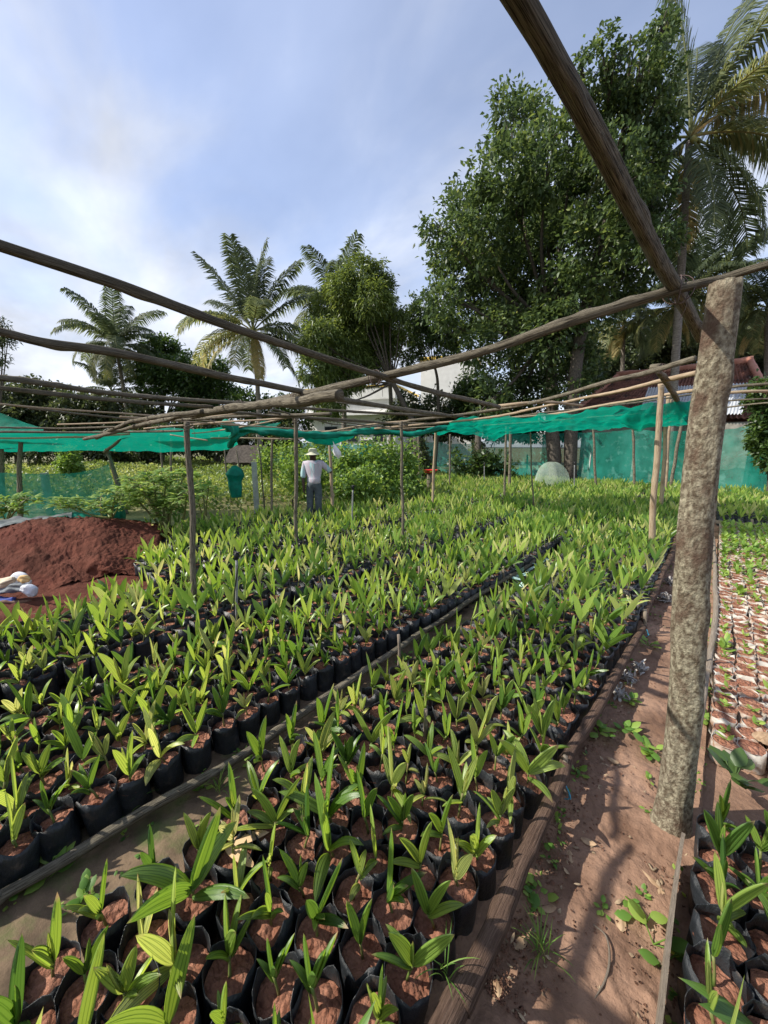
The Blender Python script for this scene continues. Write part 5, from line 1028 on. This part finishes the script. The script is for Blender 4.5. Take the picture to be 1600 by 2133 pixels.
# hands: palm and five fingers each
def hand(wi, wpos, dirv, side_, curl):
    d = nrm(dirv); s = nrm(side_); n_ = np.cross(d, s); w_ = np.array(wpos); pi_ = len(V); V.append((tuple(w_+d*.055), (.036, .020))); E_.append((wi, pi_))
    for f, ln_ in zip((-1.5, -.5, .5, 1.5), (.068, .080, .075, .058)):
        a = w_+d*.095+s*f*.019; b = a+(d*math.cos(curl)+n_*math.sin(curl))*ln_*.5; c_ = b+(d*math.cos(curl*2.2)+n_*math.sin(curl*2.2))*ln_*.5
        i = len(V); V.extend([(tuple(a), .0095), (tuple(b), .0085), (tuple(c_), .0065)]); E_.extend([(pi_, i), (i, i+1), (i+1, i+2)])
    a = w_+d*.035-s*.034; b = a+(d*.6-s*.7+n_*.4)*.035; c_ = b+(d*.85+n_*.5)*.03; i = len(V); V.extend([(tuple(a), .012), (tuple(b), .010), (tuple(c_), .008)]); E_.extend([(pi_, i), (i, i+1), (i+1, i+2)])
hand(10, wL, (.01, .03, -1), (0, 1, 0), .35); hand(13, wR, (1, -.1, .15), (0, .2, 1), 1.0)
skin('body', ([(B(*p), r) for p, r in V], E_), m_skin, man, mb)
tr_ = [((0, 0, .93), (.165, .115)), ((-.085, 0, .83), .112), ((-.10, .01, .48), .083), ((-.112, -.01, .10), .075), ((.085, 0, .83), .112), ((.09, .02, .48), .083), ((.083, 0, .10), .075), ((0, 0, 1.0), (.16, .11))]
skin('trousers', ([(B(*p), r) for p, r in tr_], [(0, 7), (0, 1), (1, 2), (2, 3), (0, 4), (4, 5), (5, 6)]), m_trou, man, mb)
sh_ = [((0, 0, 1.20), (.185, .135)), ((0, 0, .86), (.20, .15)), ((0, 0, 1.35), (.15, .12)), (sL, .078), (tuple(np.array(sL)*.15+np.array(eL)*.85), .068), (tuple(np.array(eL)*.75+np.array(wL)*.25), .062), (sR, .078), (tuple(np.array(sR)*.15+np.array(eR)*.85), .068), (tuple(np.array(eR)*.55+np.array(wR)*.45), .06), ((0, 0, 1.43), (.075, .08))]
skin('shirt', ([(B(*p), r) for p, r in sh_], [(0, 1), (0, 2), (2, 3), (3, 4), (4, 5), (2, 6), (6, 7), (7, 8), (2, 9)]), m_shirt, man, mb)
m = M(); hc = B(0, .02, 1.595)
prof = [(.155, -.035), (.150, -.028), (.105, .0), (.094, .012), (.092, .05), (.082, .082), (.05, .098), (.0, .10)]
def hat(u, v): i = min(6, int(v*7)); t = v*7-i; r_, z_ = prof[i][0]*(1-t)+prof[i+1][0]*t, prof[i][1]*(1-t)+prof[i+1][1]*t; a = u*6.283; return hc+rt*r_*math.cos(a)-hf*r_*1.08*math.sin(a)+up3*(z_-.012*math.sin(a)*(v < .3))
grid(m, hat, 32, 21); shift(m, mb).build('hat', m_hat, man)
for s_ in (-1, 1):
    m = M(); tube(m, [B(s_*.10, -.04, .045), B(s_*.105, .08, .04), B(s_*.11, .15, .03)], [.042, .048, .035], seg=10, n=8); shift(m, mb).build('shoe', m_blk, man)
    m = M(); tube(m, [B(s_*.030, .112, 1.552), B(s_*.030, .118, 1.552)], .010, seg=8, n=3); shift(m, mb).build('eye', mat('eye_white', (.5, .48, .45), rough=.3), man)
m = M(); tube(m, [B(-.022, .112, 1.492), B(0, .118, 1.490), B(.022, .112, 1.492)], [.004, .006, .004], seg=6, n=6); shift(m, mb).build('mouth', mat('lips', (.05, .02, .018), rough=.5), man)

# ------------------------------------------------------------------ small things on the path
def weed(label, x, y, s=1., n=9, z=0., mt=None, wide=.55, kind_='round'):
    p = G(x, y, z); root_ = M()
    for i in range(n):
        az = random.uniform(0, 6.28); r = random.uniform(.0, .04)*s; l = random.uniform(.025, .045)*s
        b = p+np.array([math.cos(az)*r, math.sin(az)*r, random.uniform(.005, .035)*s]); leaf(root_, b, az, R(random.uniform(0, 50)), l*1.3, l*wide*1.5, droop=.8, nu=2, nv=4, fold=.25, tint=random.uniform(.3, .9))
        tube(root_, [p+[0, 0, -.005], b], .0016*s, n=3, seg=4, cap=False, c=.6)
    return tag(root_.build('weed', mt or m_weed), label, 'weed', 'small weeds on the ground')
WD = [('young weed with broad leaves by the rail at lower left', 97, 1830, 2.3, 9), ('round-leaved weed at the left edge of the walkway', 15, 1870, 1.8, 6), ('tuft of weed growing beside the walkway behind the front seedlings', 175, 1870, 1.6, 12), ('weed patch under the near rail, left part', 425, 1640, 1.2, 8), ('weed at the near rail behind tall blades', 525, 1590, 1.3, 7), ('leafy weed at the near rail stake', 845, 1370, 1.6, 10), ('weed by the near rail before the stake', 735, 1440, 1.5, 10),
      ('weed on the walkway middle', 690, 1490, 1.0, 10), ('bright pair of big round leaves at the near right plank', 1345, 1925, 2.2, 3), ('large lobed bright leaf beside the near right plank', 1362, 1965, 2.6, 3), ('big bright leaf lowest beside the near right plank', 1372, 2010, 2.8, 2), ('tiny seedling weed in the path centre', 1255, 1897, .8, 6), ('small green weed right of the path centre', 1313, 1880, 1.0, 7), ('small weed close to the right plank', 1338, 1865, .8, 6),
      ('green weed clump at the path log, lower part', 1118, 1862, 1.5, 9), ('pale green weed beneath the clump at the path log', 1112, 1890, 1.0, 6), ('little weed beside the path log near the bags', 1130, 1755, 1.1, 8), ('weed left of the foot of the big post', 1350, 1690, .9, 5), ('weed higher up left of the big post foot', 1352, 1625, 1., 6), ('leafy weed clump on the path below the white scraps', 1250, 1530, 2., 12), ('spreading weed in mid path near the post', 1300, 1525, 2., 12), ('spiky weed left beside the big post', 1350, 1565, 2.2, 12),
      ('weed by the path log under the farther stake', 1352, 1345, 2.2, 9), ('weed in the path near the white scraps', 1315, 1465, 1.8, 8), ('yellow green weed right of the big post', 1470, 1308, 2.6, 8), ('weed between big post and white bags', 1458, 1440, 2.2, 9), ('low weed right of the big post near the orange stake', 1462, 1390, 2.2, 9), ('lush weed behind the foot of the big post', 1458, 1500, 2.2, 10), ('weed beside the log where the blue twine hangs', 1200, 1610, 1.3, 7)]
for lb, x, y, s, n in WD: weed(lb, x, y, s*.62, n)
weed('dark leaved weed growing among white bags behind the front seedlings', 1530, 1625, 2.0, 14, z=.10, mt=m_lmid)
# grass tufts
def grass(label, x, y, n, s, z=0.):
    p = G(x, y, z); m = M()
    for i in range(n): leaf(m, p+rng.normal(size=3)*[.012, .012, 0], random.uniform(0, 6.28), R(random.uniform(35, 85)), random.uniform(.07, .16)*s, .0035*s, droop=random.uniform(.6, 2.2), nu=2, nv=6, fold=.5, tint=random.uniform(.2, .8))
    tag(m.build('grass_tuft', m_weed), label, 'grass', 'grass tufts')
grass('thin grass tuft on the path beside the nearest log', 1125, 1985, 26, 1.0); grass('grass tuft in the front bag beside the log', 925, 2020, 12, 1., z=.15); grass('dry grass blades bent over the near rail at left', 262, 1700, 14, 1.1); grass('grass by the second rail length in mid photo', 900, 1295, 16, 1.4); grass('grass tuft on the walkway behind front seedlings', 455, 1650, 14, 1.1)
# dry leaves, root, clods, scraps
m_dry = mat('dry_leaf', (.26, .16, .09), (.48, .34, .21), nscale=20, rough=.8); m_scrap = mat('plastic_scrap', (.30, .27, .24), (.62, .60, .57), nscale=14, rough=.6, bump=.8, bscale=20)
def dryleaf(label, x, y, s, z=.008, mt=None):
    p = G(x, y, z); m = M(); leaf(m, p, random.uniform(0, 6.28), R(random.uniform(4, 20)), .07*s, .035*s, droop=random.uniform(-.3, .8), nu=4, nv=6, pleat=.002, fold=.5); tag(m.build('dry_leaf', mt or m_dry), label, 'dry leaf', 'dry leaves on the ground')
for lb, x, y, s in [('pale dry leaf by the weed clump beside the log', 1126, 1890, .9), ('curled grey leaf on the path at lower left', 1072, 1975, .9), ('crumpled brown leaf in the path centre', 1295, 1940, 1.0), ('folded dry leaf near the shade edge', 1210, 1745, .9), ('small tan leaf near the right plank', 1375, 1845, .7), ('long brown leaf strip on the path', 1330, 1805, 1.5), ('dry leaf near the foot of the log', 1035, 2030, .8), ('dry leaf in the shade by the middle log', 1185, 1770, .8), ('broken dry leaf farther up the path', 1290, 1590, .9)]: dryleaf(lb, x, y, s)
p = G(1585, 1545, .15); m = M(); leaf(m, p, 1.2, R(10), .16, .11, droop=.8, nu=8, nv=8, pleat=.006, fold=.5); tag(m.build('dry_leaf', m_dry), 'big tan fallen leaf lying on the white bags at the right edge', 'dry leaf', 'dry leaves on the ground')
p = G(470, 1760, .17); m = M()
for a in (.2, 1.0): leaf(m, p, a, R(8), .17, .045, droop=.3, tint=.5)
tag(m.build('dry_leaf', mat('withered_blade', (.55, .36, .20), (.68, .50, .30), nscale=10, rough=.7, coord='uv', stretch=(12, 1, 1))), 'withered straw-coloured blades among the front seedlings', 'dry leaf')
m = M(); tube(m, [G(1235, 1930, .006), G(1262, 1955, .012), G(1270, 2000, .014), G(1262, 2045, .010), G(1240, 2085, .005)], [.002, .0035, .004, .002], seg=6, n=26, wob=.01); tag(m.build('root', m_board), 'thin bent root lying on the path', 'root')
m = M(); tube(m, [G(1352, 1800, .01), G(1360, 1812, .012), G(1368, 1808, .01)], .004, seg=6, n=8); tag(m.build('twig', m_pale), 'short pale curled twig near the post foot', 'twig')
m = M()
for i in range(4200):
    t = random.random(); y = .9+6*t**1.7; sd_ = random.random()
    x = -.40+abs(random.gauss(0, .07)) if sd_ < .55 else (.10-abs(random.gauss(0, .07)) if sd_ < .8 else random.uniform(-.4, .1)); s = random.uniform(.0015, .006)*(1.5 if random.random() < .08 else 1)
    vv = nrm(np.array([(1, 1, 1), (1, -1, -1), (-1, 1, -1), (-1, -1, 1), (1.2, 0, 0), (0, 0, 1.2), (0, 1.2, 0), (-1.1, 0, .2)])+rng.normal(size=(8, 3))*.3)*s*[1, 1, .7]+[x, y, .006]
    T = [(0, 4, 5), (0, 6, 4), (0, 5, 6), (3, 5, 7), (3, 7, 1), (1, 4, 6), (2, 7, 6), (2, 6, 7), (5, 4, 1), (5, 1, 3), (6, 5, 3), (6, 3, 7), (4, 1, 2)]
    m.add(vv, None, T)
tag(m.build('soil_clods', m_clod), 'loose crumbs and clods of brown soil strewn on the path', 'soil crumbs', kind='stuff')
for i, (lb, x, y, s) in enumerate([('torn white plastic scraps by the middle path log, lower piece', 1290, 1450, .10), ('shredded white plastic scraps by the middle path log, upper piece', 1312, 1415, .09), ('upright white plastic shred behind the path log', 1335, 1395, .09), ('pale shreds of netting along the far path log, nearer piece', 1388, 1250, .13), ('pale shreds of netting along the far path log, farther piece', 1398, 1215, .13)]):
    p = G(x, y, .02); m = M()
    for k in range(46):
        a = random.uniform(0, 6.28); q = p+rng.normal(size=3)*[s*.5, s*.5, s*.25]+[0, 0, s*.3]; leaf(m, p+(q-p)*.35, a, R(random.uniform(-40, 80)), random.uniform(.3, .9)*s, s*random.uniform(.08, .2), droop=random.uniform(-4, 5), nu=4, nv=5, pleat=.004, fold=.9)
    tag(m.build('plastic_scrap', m_scrap), lb, 'plastic scrap', 'plastic scraps along the path log')
m = M()
for k in range(230):
    y = .9+5.5*random.random()**1.6; x = random.choice((random.uniform(-.40, -.22), random.uniform(-.40, .08), random.uniform(0, .08))); c_ = random.random()
    leaf(m, (x, y, .006), random.uniform(0, 6.28), R(random.uniform(0, 35)), random.uniform(.012, .035), random.uniform(.006, .016), droop=random.uniform(-1, 2), nu=2, nv=3, fold=.6, tint=c_)
tag(m.build('leaf_litter', mat('litter', (.12, .08, .05), (.45, .34, .22), nscale=30, rough=.9)), 'scattered crumbs of dry leaf and husk strewn over the path', 'leaf litter', kind='stuff')
m = M()
for k in range(420):
    if random.random() < .45: y = 1.2+7*random.random()**1.3; x = random.choice((-.36+random.gauss(0, .03), .09+random.gauss(0, .02)))
    else: y = -.3+8*random.random(); x = random.choice((-1.84+random.gauss(0, .03), -1.45+random.gauss(0, .05), -1.6+random.gauss(0, .08)))
    for _ in range(random.choice((2, 3, 5))): leaf(m, (x+random.gauss(0, .01), y+random.gauss(0, .01), .006+random.random()*.012), random.uniform(0, 6.28), R(random.uniform(5, 60)), random.uniform(.012, .03), random.uniform(.008, .018), droop=.8, nu=2, nv=3, fold=.3, tint=random.random())
tag(m.build('tiny_sprouts', m_weed), 'tiny green sprouts and moss-like weeds along the path and walkway edges', 'sprouts', kind='stuff')
for lb_, pts_, r_, mt_ in (('straight thin rod above the white house wall, upper of the far grid', [(700, 838, 'h', 7.5), (1000, 872, 'h', 9.5), (1120, 880, 'h', 10.5)], .016, m_pole),
    ('straight pale rod crossing the slim left post top to the knotted bundle', [(250, 868, 'h', 5.0), (470, 884, 'h', 6.0), (620, 893, 'h', 7.0)], .016, m_pale),
    ('grey rod from the pale-sided post across to the net belly', [(560, 858, 2.12), (720, 880, 'h', 6.6), (860, 897, 'h', 8.0)], .016, m_pole),
    ('far thin rod just over the rolled net toward the red basin', [(600, 898, 'h', 9.5), (760, 896, 'h', 9.8), (930, 888, 'h', 10)], .018, m_pale),
    ('thin rod rising to the right above the greyish post', [(820, 882, 'h', 6.4), (1000, 858, 'h', 6.0), (1130, 834, 'h', 5.6)], .017, m_pole),
    ('pale thin rod under the torn net edge at right', [(960, 890, 'h', 9.0), (1150, 876, 'h', 8.5), (1330, 862, 'h', 8.0)], .017, m_pale),
    ('short grey rod laid over the left poles above the sagging net', [(60, 850, 2.13), (200, 866, 2.13), (330, 880, 2.12)], .015, m_pole),
    ('thin rod over the left end of the split thick pole', [(120, 884, 'h', 5.8), (330, 876, 'h', 5.4), (520, 860, 'h', 5.2)], .014, m_pale)):
    pole(lb_, pts_, r_, mt_, wob=.008)
p = G(1095, 1195, .02); m = M()
for k in range(40): leaf(m, p+np.array([random.uniform(-.35, .35), random.uniform(-.9, .9), random.uniform(0, .04)]), random.uniform(0, 6.28), R(random.uniform(-10, 40)), .22, .07, droop=random.uniform(-.5, 1.5), nu=4, nv=4, pleat=.004, fold=.5)
tag(m.build('net_shreds', mat('pale_blue_net', (.35, .60, .55), (.6, .78, .72), nscale=20, alpha=.7, rough=.7)), 'heap of pale blue green net shreds on the walkway among mid beds', 'net shreds', kind='stuff')
